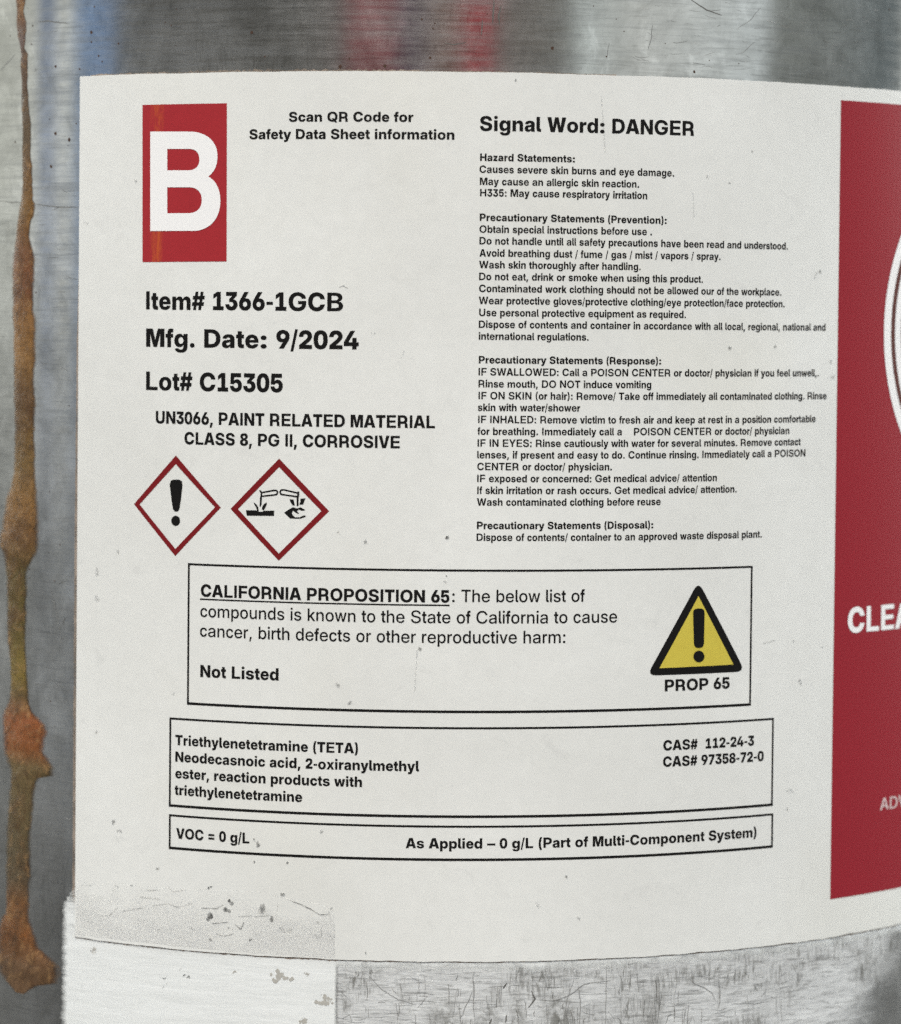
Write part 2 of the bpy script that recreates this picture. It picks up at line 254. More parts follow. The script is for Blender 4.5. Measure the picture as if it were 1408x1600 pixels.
SCRATCHES = [[[[-56.529, 13.113], [-54.346, 12.924], [-52.862, 12.825]], 0.159], [[[-50.797, 12.643], [-47.226, 12.221], [-44.284, 12.187]], 0.173], [[[28.997, 36.262], [31.033, 35.193], [32.93, 34.702]], 0.216], [[[24.303, 33.155], [24.166, 31.7], [23.794, 30.454]], 0.115], [[[19.128, 31.092], [18.989, 30.077], [18.848, 29.206]], 0.087], [[[5.847, 35.505], [5.789, 34.07], [5.729, 32.921]], 0.325], [[[6.648, 34.946], [6.441, 33.938], [6.453, 32.719]], 0.325], [[[4.57, 33.332], [4.444, 31.538]], 0.231], [[[38.002, 35.852], [36.643, 34.307], [34.957, 33.265]], 0.087], [[[37.366, 31.992], [36.348, 31.059], [35.505, 30.431]], 0.072], [[[-48.068, -32.211], [-47.667, -33.318], [-47.07, -35.167], [-46.672, -36.648], [-46.17, -39.403]], 0.115], [[[-45.814, -35.84], [-46.0, -36.605]], 0.216], [[[-50.349, 34.029], [-48.854, 34.03], [-46.904, 33.788], [-45.663, 33.583]], 0.18], [[[-56.646, 28.606], [-55.117, 29.595], [-54.05, 30.451]], 0.108], [[[0.277, 30.696], [1.43, 30.422], [2.723, 30.725]], 0.18], [[[-7.147, -75.021], [-5.82, -76.52], [-3.916, -77.646], [-1.876, -78.196]], 0.144], [[[4.503, -76.704], [3.934, -78.017], [3.222, -79.624]], 0.188], [[[14.215, -77.834], [15.926, -77.16], [17.343, -76.113], [20.608, -75.818]], 0.216], [[[20.049, -73.804], [20.02, -77.851], [19.976, -80.647]], 0.144], [[[16.742, -76.236], [16.993, -78.45], [16.865, -80.503]], 0.216], [[[14.988, -80.356], [15.482, -77.657], [16.207, -75.482]], 0.144], [[[30.325, -76.276], [30.989, -76.922], [32.067, -77.306], [33.161, -78.142], [33.676, -79.007]], 0.216], [[[34.135, -75.613], [34.097, -78.969]], 0.13], [[[35.721, -79.565], [39.034, -79.889], [40.822, -79.85]], 0.144], [[[38.826, -77.764], [39.367, -78.42]], 0.231], [[[36.024, -76.75], [36.352, -75.657]], 0.216], [[[47.806, -75.71], [48.493, -75.486]], 0.245], [[[22.987, -74.762], [22.86, -77.116]], 0.144], [[[23.691, -75.097], [23.953, -77.327]], 0.144], [[[27.32, -81.25], [27.628, -80.382], [28.106, -80.12]], 0.216], [[[30.067, -81.46], [30.201, -79.24]], 0.173], [[[31.937, -79.902], [31.877, -81.61]], 0.144], [[[29.576, -81.272], [29.878, -79.512]], 0.173], [[[8.002, -76.37], [8.435, -75.718]], 0.433], [[[10.963, -78.622], [11.69, -77.541], [11.237, -76.651]], 0.361], [[[8.471, -79.305], [8.335, -80.254]], 0.361], [[[-1.727, -78.559], [-0.579, -77.157]], 0.115], [[[-2.632, -74.993], [-1.539, -75.415], [-1.528, -76.584]], 0.101], [[[4.625, -74.365], [4.58, -77.142], [4.829, -80.215]], 0.159], [[[2.884, -74.801], [2.599, -75.385]], 0.216], [[[6.508, -80.375], [6.721, -79.792]], 0.433], [[[-10.329, -80.031], [-9.451, -79.558], [-9.15, -80.426]], 0.13], [[[24.118, -78.076], [24.293, -79.565]], 0.13], [[[21.619, -76.827], [21.551, -77.561]], 0.289]]
SMUDGES_CREASES = [[[[-38.274, -66.671], [-36.936, -66.619]], 0.172, 0.3], [[[-38.857, -68.899], [-38.421, -66.941]], 0.123, 0.15], [[[-40.365, -70.335], [-38.999, -70.191], [-37.808, -69.049]], 0.148, 0.35], [[[-37.21, -69.5], [-34.583, -68.867]], 0.148, 0.2], [[[-36.349, -66.361], [-35.763, -66.434]], 0.123, 0.25], [[[-34.023, -66.785], [-32.314, -66.586]], 0.148, 0.2], [[[-31.191, -66.163], [-30.628, -66.622], [-28.966, -66.314]], 0.123, 0.25], [[[-33.152, -68.483], [-31.176, -68.059], [-30.057, -68.396], [-28.678, -67.982]], 0.148, 0.25], [[[-28.679, -67.856], [-27.994, -67.803]], 0.172, 0.35], [[[-27.037, -68.234], [-25.148, -68.172], [-24.349, -67.664]], 0.148, 0.45], [[[-26.242, -65.91], [-25.705, -65.62]], 0.197, 0.5], [[[-23.556, -66.983], [-23.287, -67.467]], 0.394, 0.5], [[[-26.082, -69.171], [-25.276, -68.911]], 0.64, 0.6], [[[-24.133, -68.026], [-23.413, -68.355]], 0.443, 0.6], [[[-18.671, -68.816], [-18.462, -69.054]], 0.394, 0.6], [[[-22.871, -69.825], [-22.207, -70.359], [-21.819, -69.505]], 0.197, 0.4], [[[-25.671, -69.946], [-23.801, -69.637]], 0.172, 0.4], [[[-25.125, -71.064], [-24.321, -71.308], [-22.995, -70.914]], 0.197, 0.35], [[[-21.41, -71.361], [-20.886, -71.478]], 0.221, 0.4], [[[-20.368, -70.844], [-19.333, -70.231]], 0.172, 0.3], [[[-19.871, -67.883], [-19.351, -67.978]], 0.64, 0.2], [[[-16.399, -66.696], [-15.247, -67.066], [-13.972, -67.583], [-12.955, -68.163], [-11.695, -68.113]], 0.148, 0.4], [[[-13.454, -68.933], [-12.946, -69.161]], 0.197, 0.3], [[[-13.441, -70.43], [-13.184, -70.918], [-12.681, -70.647], [-12.69, -69.649]], 0.123, 0.25], [[[-11.929, -70.117], [-11.418, -70.97]], 0.197, 0.3], [[[-11.183, -69.091], [-11.277, -72.835]], 0.098, 0.15], [[[-17.525, -70.129], [-16.241, -70.312]], 0.541, 0.12], [[[-11.944, -68.372], [-11.575, -67.36]], 0.197, 0.25], [[[-28.384, -70.609], [-27.834, -70.817]], 0.197, 0.2], [[[-26.195, -71.95], [-25.657, -71.783]], 0.197, 0.3], [[[-30.029, -72.009], [-29.477, -71.709]], 0.123, 0.2], [[[-34.882, -67.624], [-32.306, -67.649]], 0.344, 0.1], [[[-43.03, -67.055], [-41.468, -66.942]], 0.098, 0.2], [[[-33.42, -70.791], [-32.279, -71.194]], 0.246, 0.1], [[[-20.646, -68.806], [-18.828, -68.574]], 0.197, 0.3], [[[-22.482, -68.921], [-20.908, -68.721]], 0.197, 0.3], [[[-23.796, -70.265], [-22.999, -70.462]], 0.197, 0.3], [[[-17.807, -67.143], [-18.048, -69.157]], 0.148, 0.12], [[[-29.744, -72.996], [-26.729, -72.873]], 0.123, 0.15], [[[-11.269, 3.065], [-10.831, 3.249], [-10.317, 3.001]], 0.159, 0.5], [[[46.612, 5.369], [47.278, 5.979]], 0.289, 0.55], [[[46.136, 5.136], [46.61, 5.443]], 0.433, 0.12], [[[-7.651, -2.027], [-7.069, -2.093]], 0.144, 0.3], [[[-4.147, -4.878], [-3.868, -3.792]], 0.216, 0.15], [[[1.027, -25.064], [1.172, -25.099]], 0.289, 0.6], [[[8.323, 27.01], [8.406, 26.077]], 0.216, 0.22], [[[-11.25, -24.512], [-10.953, -24.941]], 0.216, 0.15], [[[-41.17, -48.875], [-40.899, -48.928]], 0.289, 0.35], [[[-38.771, -59.304], [-38.335, -58.892]], 0.361, 0.3], [[[-37.888, -60.123], [-37.451, -60.159]], 0.289, 0.2], [[[-32.995, -63.802], [-32.326, -64.193]], 0.289, 0.3], [[[-20.759, -59.863], [-20.451, -60.14]], 0.216, 0.35], [[[-20.444, -60.947], [-20.219, -60.494]], 0.361, 0.5], [[[-20.661, -62.574], [-20.585, -62.496]], 0.216, 0.4], [[[-16.87, -62.378], [-16.72, -62.371]], 0.253, 0.35], [[[-17.291, -66.136], [-17.141, -66.055]], 0.289, 0.5], [[[-26.317, -65.878], [-25.765, -65.691]], 0.216, 0.5], [[[34.127, -3.148], [34.469, -3.515]], 0.361, 0.2], [[[40.358, -3.197], [41.168, -3.343]], 0.289, 0.2], [[[48.645, -4.981], [48.845, -5.057]], 0.289, 0.25], [[[48.478, -6.713], [49.174, -6.791]], 0.289, 0.25], [[[29.447, 14.397], [29.568, 11.329]], 0.18, 0.12], [[[18.22, 25.0], [18.747, 18.507]], 0.216, 0.07], [[[39.373, -37.74], [41.068, -37.443]], 0.216, 0.25], [[[43.449, -37.556], [43.825, -37.8]], 0.289, 0.15], [[[47.453, -38.141], [48.153, -38.936]], 0.289, 0.18], [[[44.551, -42.126], [44.749, -42.74]], 0.361, 0.2], [[[42.621, -55.093], [43.922, -55.267]], 0.289, 0.18], [[[31.045, 16.194], [31.21, 16.125]], 0.361, 0.2], [[[33.863, 15.61], [34.199, 15.546]], 0.216, 0.3], [[[36.863, 19.307], [37.381, 19.324]], 0.216, 0.25], [[[-43.437, 10.616], [-42.517, 10.238]], 0.216, 0.25], [[[-36.208, 15.281], [-36.036, 15.058]], 0.216, 0.2], [[[-11.1, -41.948], [-10.952, -42.017]], 0.289, 0.3], [[[-9.834, -44.025], [-9.616, -43.874]], 0.289, 0.2], [[[0.929, -29.846], [1.004, -30.208]], 0.216, 0.3], [[[1.068, -29.338], [1.142, -29.482]], 0.144, 0.25], [[[-8.095, -25.759], [-8.024, -25.468]], 0.361, 0.12], [[[-2.353, -42.503], [-2.108, -37.708]], 0.216, 0.03], [[[-1.891, -37.633], [-1.675, -37.558]], 0.289, 0.3], [[[15.103, -63.642], [15.178, -63.718]], 0.289, 0.2], [[[11.722, -66.708], [11.874, -67.15]], 0.433, 0.1], [[[16.353, -68.369], [16.73, -68.455]], 0.289, 0.12], [[[-7.608, -72.476], [-7.538, -72.108]], 0.216, 0.35], [[[-38.656, -27.597], [-37.955, -27.714]], 0.361, 0.1], [[[-41.13, -29.951], [-40.946, -30.39]], 0.361, 0.12], [[[-40.927, -32.928], [-41.009, -34.053]], 0.505, 0.1], [[[-31.08, -43.808], [-30.262, -43.836]], 0.216, 0.2], [[[-12.652, -58.764], [-13.024, -58.485]], 0.289, 0.15], [[[43.028, -57.458], [43.121, -57.54]], 0.289, 0.1]]
RESIDUE = [[-43.696, -67.223], [-44.161, -67.575], [-44.628, -68.08], [-45.096, -68.737], [-45.661, -69.558], [-45.842, -70.942], [-45.927, -72.467], [-45.817, -74.347], [-45.995, -76.263], [-45.882, -78.523], [-45.961, -80.808], [-46.137, -83.108], [-46.205, -86.914], [-46.171, -91.468], [-11.034, -92.379], [-10.924, -87.971], [-10.888, -83.57], [-10.939, -77.711], [-11.001, -74.786], [-11.091, -72.887], [-28.264, -72.163], [-43.569, -71.81]]
TAPE = [[-43.608, -66.61], [-40.138, -66.774], [-38.72, -66.259], [-35.338, -66.388], [-30.744, -66.289], [-25.92, -66.071], [-20.481, -65.869], [-16.686, -66.472], [-13.695, -66.846], [-11.321, -67.483], [-11.192, -69.672], [-11.163, -73.036], [-20.424, -72.959], [-28.259, -72.829], [-36.576, -72.853], [-43.701, -72.882]]
U_RES = -45.899
U_BELT0 = -11.02
PEELS = [[-17.51, -75.54, 1.0], [-12.27, -77.91, 0.9], [-14.77, -80.38, 0.7], [-22.95, -75.3, 0.25], [-41.34, -74.49, 0.45], [-14.37, -75.01, 0.35]]

# ------------------------------------------------------------------ materials
class NT:
    """small helper round one material's node tree"""
    def __init__(self, name):
        self.m = bpy.data.materials.new(name)
        self.m.use_nodes = True
        self.t = self.m.node_tree
        self.b = self.t.nodes['Principled BSDF']
        self.out = self.t.nodes['Material Output']
        self._uv = None

    def node(self, typ, **kw):
        n = self.t.nodes.new(typ)
        for k, v in kw.items():
            setattr(n, k, v)
        return n

    def link(self, a, b):
        self.t.links.new(a, b)

    def put(self, sock, v):
        if hasattr(v, 'is_linked') or isinstance(v, bpy.types.NodeSocket):
            self.link(v, sock)
        else:
            sock.default_value = v

    def uv(self):
        if self._uv is None:
            n = self.node('ShaderNodeUVMap', uv_map='flat')
            self._uv = n.outputs[0]
        return self._uv

    def math(self, op, a, b=0.0, clamp=False):
        n = self.node('ShaderNodeMath', operation=op, use_clamp=clamp)
        self.put(n.inputs[0], a)
        self.put(n.inputs[1], b)
        return n.outputs[0]

    def noise(self, su, sz, detail=5.0, rough=0.6, dist=0.0, off=0.0):
        """noise over the unrolled surface, su and sz cycles per 10 mm (uv unit = 10 mm)"""
        mp = self.node('ShaderNodeMapping')
        mp.inputs['Scale'].default_value = (su, sz, 1)
        mp.inputs['Location'].default_value = (off, off * 1.7, off * 0.3)
        self.link(self.uv(), mp.inputs[0])
        n = self.node('ShaderNodeTexNoise')
        n.inputs['Scale'].default_value = 1.0
        n.inputs['Detail'].default_value = detail
        n.inputs['Roughness'].default_value = rough
        n.inputs['Distortion'].default_value = dist
        self.link(mp.outputs[0], n.inputs['Vector'])
        return n.outputs[0]

    def rng(self, v, a, b, c=0.0, d=1.0, smooth=False):
        n = self.node('ShaderNodeMapRange', interpolation_type='SMOOTHSTEP' if smooth else 'LINEAR')
        self.put(n.inputs[0], v)
        for k, x in zip((1, 2, 3, 4), (a, b, c, d)):
            n.inputs[k].default_value = x
        return n.outputs[0]

    def mix(self, f, a, b, blend='MIX'):
        n = self.node('ShaderNodeMix', data_type='RGBA', blend_type=blend)
        self.put(n.inputs[0], f)
        self.put(n.inputs[6], a)
        self.put(n.inputs[7], b)
        return n.outputs[2]

    def bump(self, h, dist, strength=1.0, normal=None):
        n = self.node('ShaderNodeBump')
        n.inputs['Strength'].default_value = strength
        n.inputs['Distance'].default_value = dist * MM
        self.link(h, n.inputs['Height'])
        if normal is not None:
            self.link(normal, n.inputs['Normal'])
        return n.outputs[0]

    def sepuv(self):
        s = self.node('ShaderNodeSeparateXYZ')
        self.link(self.uv(), s.inputs[0])
        return s.outputs[0], s.outputs[1]


def g3(v, a=1.0):
    return (v, v, v, a)


def mat_steel():
    n = NT("tinplate")
    b = n.b
    u, z = n.sepuv()
    cloud = n.noise(0.5, 0.35, 5, 0.65, 0.6)
    streak = n.noise(0.8, 14.0, 4, 0.7, 0.3, 3.1)         # grain running round the can
    fine = n.noise(2.5, 60.0, 3, 0.7, 0.2, 9.0)
    base = n.mix(n.rng(cloud, 0.3, 0.7), (0.40, 0.40, 0.385, 1), (0.78, 0.78, 0.76, 1))
    base = n.mix(n.rng(streak, 0.32, 0.50, 0.45, 0.0), base, (0.36, 0.36, 0.35, 1))
    mott = n.noise(2.6, 2.0, 5, 0.68, 0.9, 19.0)           # blotchy tarnish
    base = n.mix(n.rng(mott, 0.44, 0.68, 0.0, 0.55), base, (0.30, 0.30, 0.285, 1))
    base = n.mix(n.rng(mott, 0.32, 0.42, 0.40, 0.0), base, (0.85, 0.85, 0.83, 1))
    # grimy tarnish low on the left flank; a darker reflection is painted in with it
    grime_dim = n.math('ADD', z, n.math('MULTIPLY', n.math('SUBTRACT', mott, 0.5), 2.4))
    grime_dim = n.math('MULTIPLY', n.rng(grime_dim, -6.6, -5.0, 1.0, 0.0, True), n.rng(u, -4.6, -4.3, 1.0, 0.0))
    base = n.mix(n.math('MULTIPLY', grime_dim, 0.62), base, (0.165, 0.155, 0.135, 1))
    # thin dark hairline scuffs
    hair = n.noise(1.3, 22.0, 6, 0.75, 1.6, 21.0)
    base = n.mix(n.rng(hair, 0.37, 0.44, 0.42, 0.0), base, (0.22, 0.22, 0.21, 1))
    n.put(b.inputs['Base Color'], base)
    n.put(b.inputs['Metallic'], 1.0)
    rough = n.math('ADD', n.rng(cloud, 0.25, 0.75, 0.12, 0.20), n.rng(streak, 0.3, 0.7, 0.06, -0.03))
    n.put(b.inputs['Roughness'], rough)
    b.inputs['Anisotropic'].default_value = 0.82
    b.inputs['Anisotropic Rotation'].default_value = 0.25
    tg = n.node('ShaderNodeTangent', direction_type='UV_MAP', uv_map='flat')
    n.link(tg.outputs[0], b.inputs['Tangent'])
    hgt = n.math('ADD', n.math('MULTIPLY', streak, 0.6), n.math('MULTIPLY', fine, 0.4))
    nb = n.bump(hgt, 0.012, 0.5)
    n.link(nb, b.inputs['Normal'])
    # dull oxide bloom lying on the tin: a diffuse share of the surface
    dif = n.node('ShaderNodeBsdfDiffuse')
    ox = n.noise(3.0, 30.0, 6, 0.75, 1.2, 5.0)
    ox2 = n.noise(28.0, 5.0, 5, 0.7, 0.8, 15.0)
    ox3 = n.noise(1.2, 2.2, 5, 0.7, 1.5, 25.0)
    fh = n.noise(3.0, 26.0, 4, 0.75, 0.8, 71.0)           # fine lines round the can
    fv = n.noise(26.0, 3.5, 4, 0.75, 0.6, 81.0)           # fine upright rubs
    patch = n.noise(0.9, 1.1, 4, 0.65, 0.8, 91.0)
    worn_c = n.mix(n.rng(ox, 0.34, 0.60), (0.52, 0.525, 0.515, 1), (0.82, 0.83, 0.81, 1))
    worn_c = n.mix(n.rng(fh, 0.36, 0.47, 0.75, 0.0), worn_c, (0.24, 0.24, 0.23, 1))
    worn_c = n.mix(n.math('MULTIPLY', n.rng(fv, 0.40, 0.48, 0.85, 0.0), n.rng(patch, 0.47, 0.63)), worn_c, (0.16, 0.155, 0.14, 1))
    worn_c = n.mix(n.math('MULTIPLY', n.rng(ox2, 0.41, 0.47, 0.9, 0.0), n.rng(patch, 0.50, 0.62)), worn_c, (0.10, 0.095, 0.075, 1))
    # darker rub marks bunched at a few places along the belt
    cl = 0.0
    for u0, hw, k in ((1.45, 0.28, 1.0), (0.62, 0.20, 0.8), (0.15, 0.32, 0.7), (2.55, 0.25, 0.55), (0.98, 0.12, 0.8)):
        bump_ = n.math('MULTIPLY', n.rng(n.math('ABSOLUTE', n.math('SUBTRACT', u, u0)), 0.0, hw, 1.0, 0.0, True), k)
        cl = bump_ if cl == 0.0 else n.math('MAXIMUM', cl, bump_)
    cl = n.math('MULTIPLY', cl, n.rng(z, -7.6, -7.95, 0.0, 1.0, True))
    cn = n.noise(11.0, 7.0, 6, 0.75, 1.0, 111.0)
    worn_c = n.mix(n.math('MULTIPLY', n.math('MULTIPLY', cl, n.rng(cn, 0.40, 0.56)), 0.85), worn_c, (0.10, 0.095, 0.075, 1))
    worn_c = n.mix(n.rng(patch, 0.42, 0.68, 0.0, 0.40), worn_c, (0.36, 0.36, 0.345, 1))
    n.put(dif.inputs['Color'], worn_c)
    n.link(n.bump(ox, 0.05, 0.5), dif.inputs['Normal'])
    # scuffed belt along the foot of the can: rubbed bright, with a wavering edge
    wob = n.noise(2.0, 1.0, 4, 0.6, 0, 33.0)
    zz = n.math('ADD', z, n.math('MULTIPLY', n.math('SUBTRACT', wob, 0.5), 0.15))
    belt = n.rng(zz, -7.40, -7.30, 1.0, 0.0, True)
    belt = n.math('MULTIPLY', belt, n.rng(n.math('ADD', n.math('ADD', u, n.math('MULTIPLY', n.math('MAXIMUM', n.math('SUBTRACT', -7.35, z), 0.0), 0.75)), n.math('MULTIPLY', n.math('SUBTRACT', ox3, 0.5), 0.9)), 5.600, 6.800, 1.0, 0.0, True))
    belt = n.math('MULTIPLY', belt, n.rng(u, -1.124, -1.065, 0.0, 1.0))
    fac = n.math('MAXIMUM', n.rng(cloud, 0.3, 0.7, 0.02, 0.08), n.math('MULTIPLY', belt, n.rng(ox3, 0.3, 0.7, 0.92, 0.70)))
    sh = n.node('ShaderNodeMixShader')
    n.put(sh.inputs[0], fac)
    n.link(b.outputs[0], sh.inputs[1])
    n.link(dif.outputs[0], sh.inputs[2])
    n.link(sh.outputs[0], n.out.inputs[0])
    return n.m


def mat_paper():
    n = NT("label_paper")
    a = n.noise(0.35, 0.3, 5, 0.6, 0.4)
    f = n.noise(7.0, 7.0, 4, 0.7, 0.0, 4.0)
    d = n.noise(1.6, 2.4, 5, 0.72, 1.2, 12.0)
    base = n.mix(n.rng(a, 0.3, 0.7), (0.70, 0.70, 0.66, 1), (0.78, 0.782, 0.742, 1))
    base = n.mix(n.rng(f, 0.3, 0.7, 0.16, 0.0), base, (0.5, 0.5, 0.47, 1))
    base = n.mix(n.rng(d, 0.60, 0.78, 0.0, 0.26), base, (0.36, 0.36, 0.35, 1))   # rubbed-in grey dirt
    y = n.noise(0.28, 0.22, 3, 0.5, 0.5, 41.0)
    base = n.mix(n.rng(y, 0.56, 0.75, 0.0, 0.18), base, (0.70, 0.67, 0.54, 1))   # faint yellowing
    n.put(n.b.inputs['Base Color'], base)
    n.put(n.b.inputs['Roughness'], 0.42)
    n.put(n.b.inputs['Specular IOR Level'], 0.35)
    n.link(n.bump(n.math('ADD', f, n.math('MULTIPLY', a, 3.0)), 0.02, 0.35), n.b.inputs['Normal'])
    return n.m


def mat_ink(name, col, rough=0.45, var=0.0, col2=None):
    n = NT(name)
    if var:
        f = n.noise(6.0, 6.0, 4, 0.7)
        a = n.noise(0.8, 0.6, 4, 0.6, 0.5, 8.0)
        c = n.mix(n.rng(f, 0.3, 0.7, 0.0, var), col, col2)
        c = n.mix(n.rng(a, 0.35, 0.7, 0.0, var), c, col2)
        n.put(n.b.inputs['Base Color'], c)
    else:
        n.put(n.b.inputs['Base Color'], col)
    n.put(n.b.inputs['Roughness'], rough)
    n.put(n.b.inputs['Specular IOR Level'], 0.12 if col[0] < 0.02 else 0.18)
    return n.m


def mat_badge_red():
    n = NT("faded_red_ink")
    f = n.noise(6.0, 6.0, 4, 0.7)
    c = n.mix(n.rng(f, 0.3, 0.7, 0.0, 0.5), (0.36, 0.022, 0.028, 1), (0.30, 0.018, 0.022, 1))
    u, z = n.sepuv()
    # a sun-bleached stripe down the left of the red block
    s = n.math('MULTIPLY', n.rng(u, -3.417 - 0.01, -3.417 + 0.05), n.rng(u, -3.251 - 0.05, -3.251 + 0.015, 1.0, 0.0))
    w = n.noise(18.0, 3.0, 4, 0.7, 0.4, 6.0)
    s = n.math('MULTIPLY', s, n.rng(w, 0.40, 0.62, 0.0, 1.0))
    c = n.mix(n.math('MULTIPLY', s, 0.75), c, (0.50, 0.095, 0.018, 1))
    n.put(n.b.inputs['Base Color'], c)
    n.put(n.b.inputs['Roughness'], 0.45)
    n.put(n.b.inputs['Specular IOR Level'], 0.3)
    return n.m


def mat_drip():
    n = NT("dried_rust_brown")
    a = n.noise(1.2, 0.5, 4, 0.6, 0.6)
    f = n.noise(9.0, 7.0, 5, 0.72, 0.8, 4.0)
    g = n.noise(3.0, 2.0, 5, 0.7, 0.6, 14.0)
    u, z = n.sepuv()
    # the run goes from thin purplish brown at the top through orange to ochre and rust lumps lower down
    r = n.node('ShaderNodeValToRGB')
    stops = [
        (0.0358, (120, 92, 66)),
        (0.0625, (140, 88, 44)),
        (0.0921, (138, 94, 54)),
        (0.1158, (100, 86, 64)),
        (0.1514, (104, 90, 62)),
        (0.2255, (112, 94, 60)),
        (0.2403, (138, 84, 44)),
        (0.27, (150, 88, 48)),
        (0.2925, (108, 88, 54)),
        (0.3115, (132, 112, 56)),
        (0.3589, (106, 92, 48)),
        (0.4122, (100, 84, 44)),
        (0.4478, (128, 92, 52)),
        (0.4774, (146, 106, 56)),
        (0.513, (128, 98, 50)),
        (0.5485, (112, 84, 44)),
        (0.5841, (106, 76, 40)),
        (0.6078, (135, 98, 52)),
        (0.6315, (160, 116, 62)),  # paler stops here: a highlight on the bead painted into its colour
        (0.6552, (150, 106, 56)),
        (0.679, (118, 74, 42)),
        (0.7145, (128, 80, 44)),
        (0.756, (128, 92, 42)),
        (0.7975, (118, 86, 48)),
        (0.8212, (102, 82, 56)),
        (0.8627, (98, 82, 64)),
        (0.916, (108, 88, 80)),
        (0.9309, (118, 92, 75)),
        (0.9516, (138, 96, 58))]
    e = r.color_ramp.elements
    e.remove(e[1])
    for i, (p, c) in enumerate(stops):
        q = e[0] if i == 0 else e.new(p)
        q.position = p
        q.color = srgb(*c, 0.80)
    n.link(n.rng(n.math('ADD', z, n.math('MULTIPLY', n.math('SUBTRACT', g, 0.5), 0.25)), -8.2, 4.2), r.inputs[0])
    c = n.mix(n.rng(g, 0.47, 0.64, 0.0, 0.7), r.outputs[0], (0.085, 0.040, 0.014, 1))
    c = n.mix(n.rng(f, 0.52, 0.70, 0.0, 0.6), c, (0.34, 0.19, 0.07, 1))
    c = n.mix(n.rng(n.noise(16.0, 12.0, 4, 0.75, 0.5, 24.0), 0.34, 0.48, 0.65, 0.0), c, (0.055, 0.030, 0.012, 1))
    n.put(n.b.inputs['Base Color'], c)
    n.put(n.b.inputs['Roughness'], n.rng(f, 0.3, 0.7, 0.18, 0.5))
    n.put(n.b.inputs['Specular IOR Level'], 0.45)
    n.link(n.bump(n.math('ADD', f, n.math('MULTIPLY', g, 1.5)), 0.10, 0.8), n.b.inputs['Normal'])
    # the bead runs out to a thin see-through stain at its sides
    sd_ = n.node('ShaderNodeUVMap', uv_map='across')
    sx = n.node('ShaderNodeSeparateXYZ')
    n.link(sd_.outputs[0], sx.inputs[0])
    ed = n.math('ADD', sx.outputs[0], n.math('MULTIPLY', n.math('SUBTRACT', f, 0.5), 0.35))
    al = n.rng(ed, -0.04, 0.34, 0.0, 0.98, True)
    al = n.math('MULTIPLY', al, n.rng(a, 0.32, 0.55, 0.72, 1.0))
    tr = n.node('ShaderNodeBsdfTransparent')
    sh = n.node('ShaderNodeMixShader')
    n.put(sh.inputs[0], al)
    n.link(tr.outputs[0], sh.inputs[1])
    n.link(n.b.outputs[0], sh.inputs[2])
    n.link(sh.outputs[0], n.out.inputs[0])
    return n.m


def mat_residue():
    n = NT("white_sticker_residue")
    a = n.noise(1.0, 9.0, 5, 0.7, 0.5)
    f = n.noise(4.0, 40.0, 4, 0.7, 0.3, 4.0)
    p = n.noise(3.2, 4.5, 6, 0.7, 1.2, 17.0)
    c = n.mix(n.rng(a, 0.32, 0.68), (0.72, 0.735, 0.71, 1), (0.82, 0.835, 0.81, 1))
    c = n.mix(n.rng(f, 0.26, 0.44, 0.30, 0.0), c, (0.55, 0.56, 0.55, 1))
    c = n.mix(n.rng(p, 0.695, 0.72, 0.0, 0.7), c, (0.42, 0.41, 0.37, 1))
    n.put(n.b.inputs['Base Color'], c)
    n.put(n.b.inputs['Roughness'], 0.6)
    n.link(n.bump(n.math('ADD', a, n.math('MULTIPLY', f, 0.5)), 0.05, 0.5), n.b.inputs['Normal'])
    # brushed-out left side, flaked spots, and the gum under the label's foot thinning downwards
    u, z = n.sepuv()
    k = n.noise(1.5, 14.0, 5, 0.75, 0.4, 51.0)
    left = n.rng(n.math('ADD', u, n.math('MULTIPLY', n.math('SUBTRACT', k, 0.5), 0.14)), U_RES / 10 - 0.01, U_RES / 10 + 0.08)
    left = n.math('MULTIPLY', left, n.rng(n.math('ADD', z, n.math('MULTIPLY', n.math('SUBTRACT', k, 0.5), 0.6)), -7.05, -6.68, 1.0, 0.0, True))
    fl_ = n.rng(p, 0.675, 0.70, 1.0, 0.15)
    s_ = n.noise(5.0, 7.0, 6, 0.75, 0.8, 61.0)
    foot = n.rng(n.math('ADD', z, n.math('MULTIPLY', n.math('SUBTRACT', s_, 0.5), 0.22)), LABEL[1] / 10 - 0.12, LABEL[1] / 10 - 0.02)
    side = n.rng(u, U_BELT0 / 10 - 0.02, U_BELT0 / 10 + 0.02)
    low = n.math('ADD', n.math('MULTIPLY', side, foot), n.math('SUBTRACT', 1.0, side))
    al = n.math('MULTIPLY', n.math('MULTIPLY', left, fl_), n.math('MULTIPLY', low, 0.97))
    tr = n.node('ShaderNodeBsdfTransparent')
    sh = n.node('ShaderNodeMixShader')
    n.put(sh.inputs[0], al)
    n.link(tr.outputs[0], sh.inputs[1])
    n.link(n.b.outputs[0], sh.inputs[2])
    n.link(sh.outputs[0], n.out.inputs[0])
    return n.m


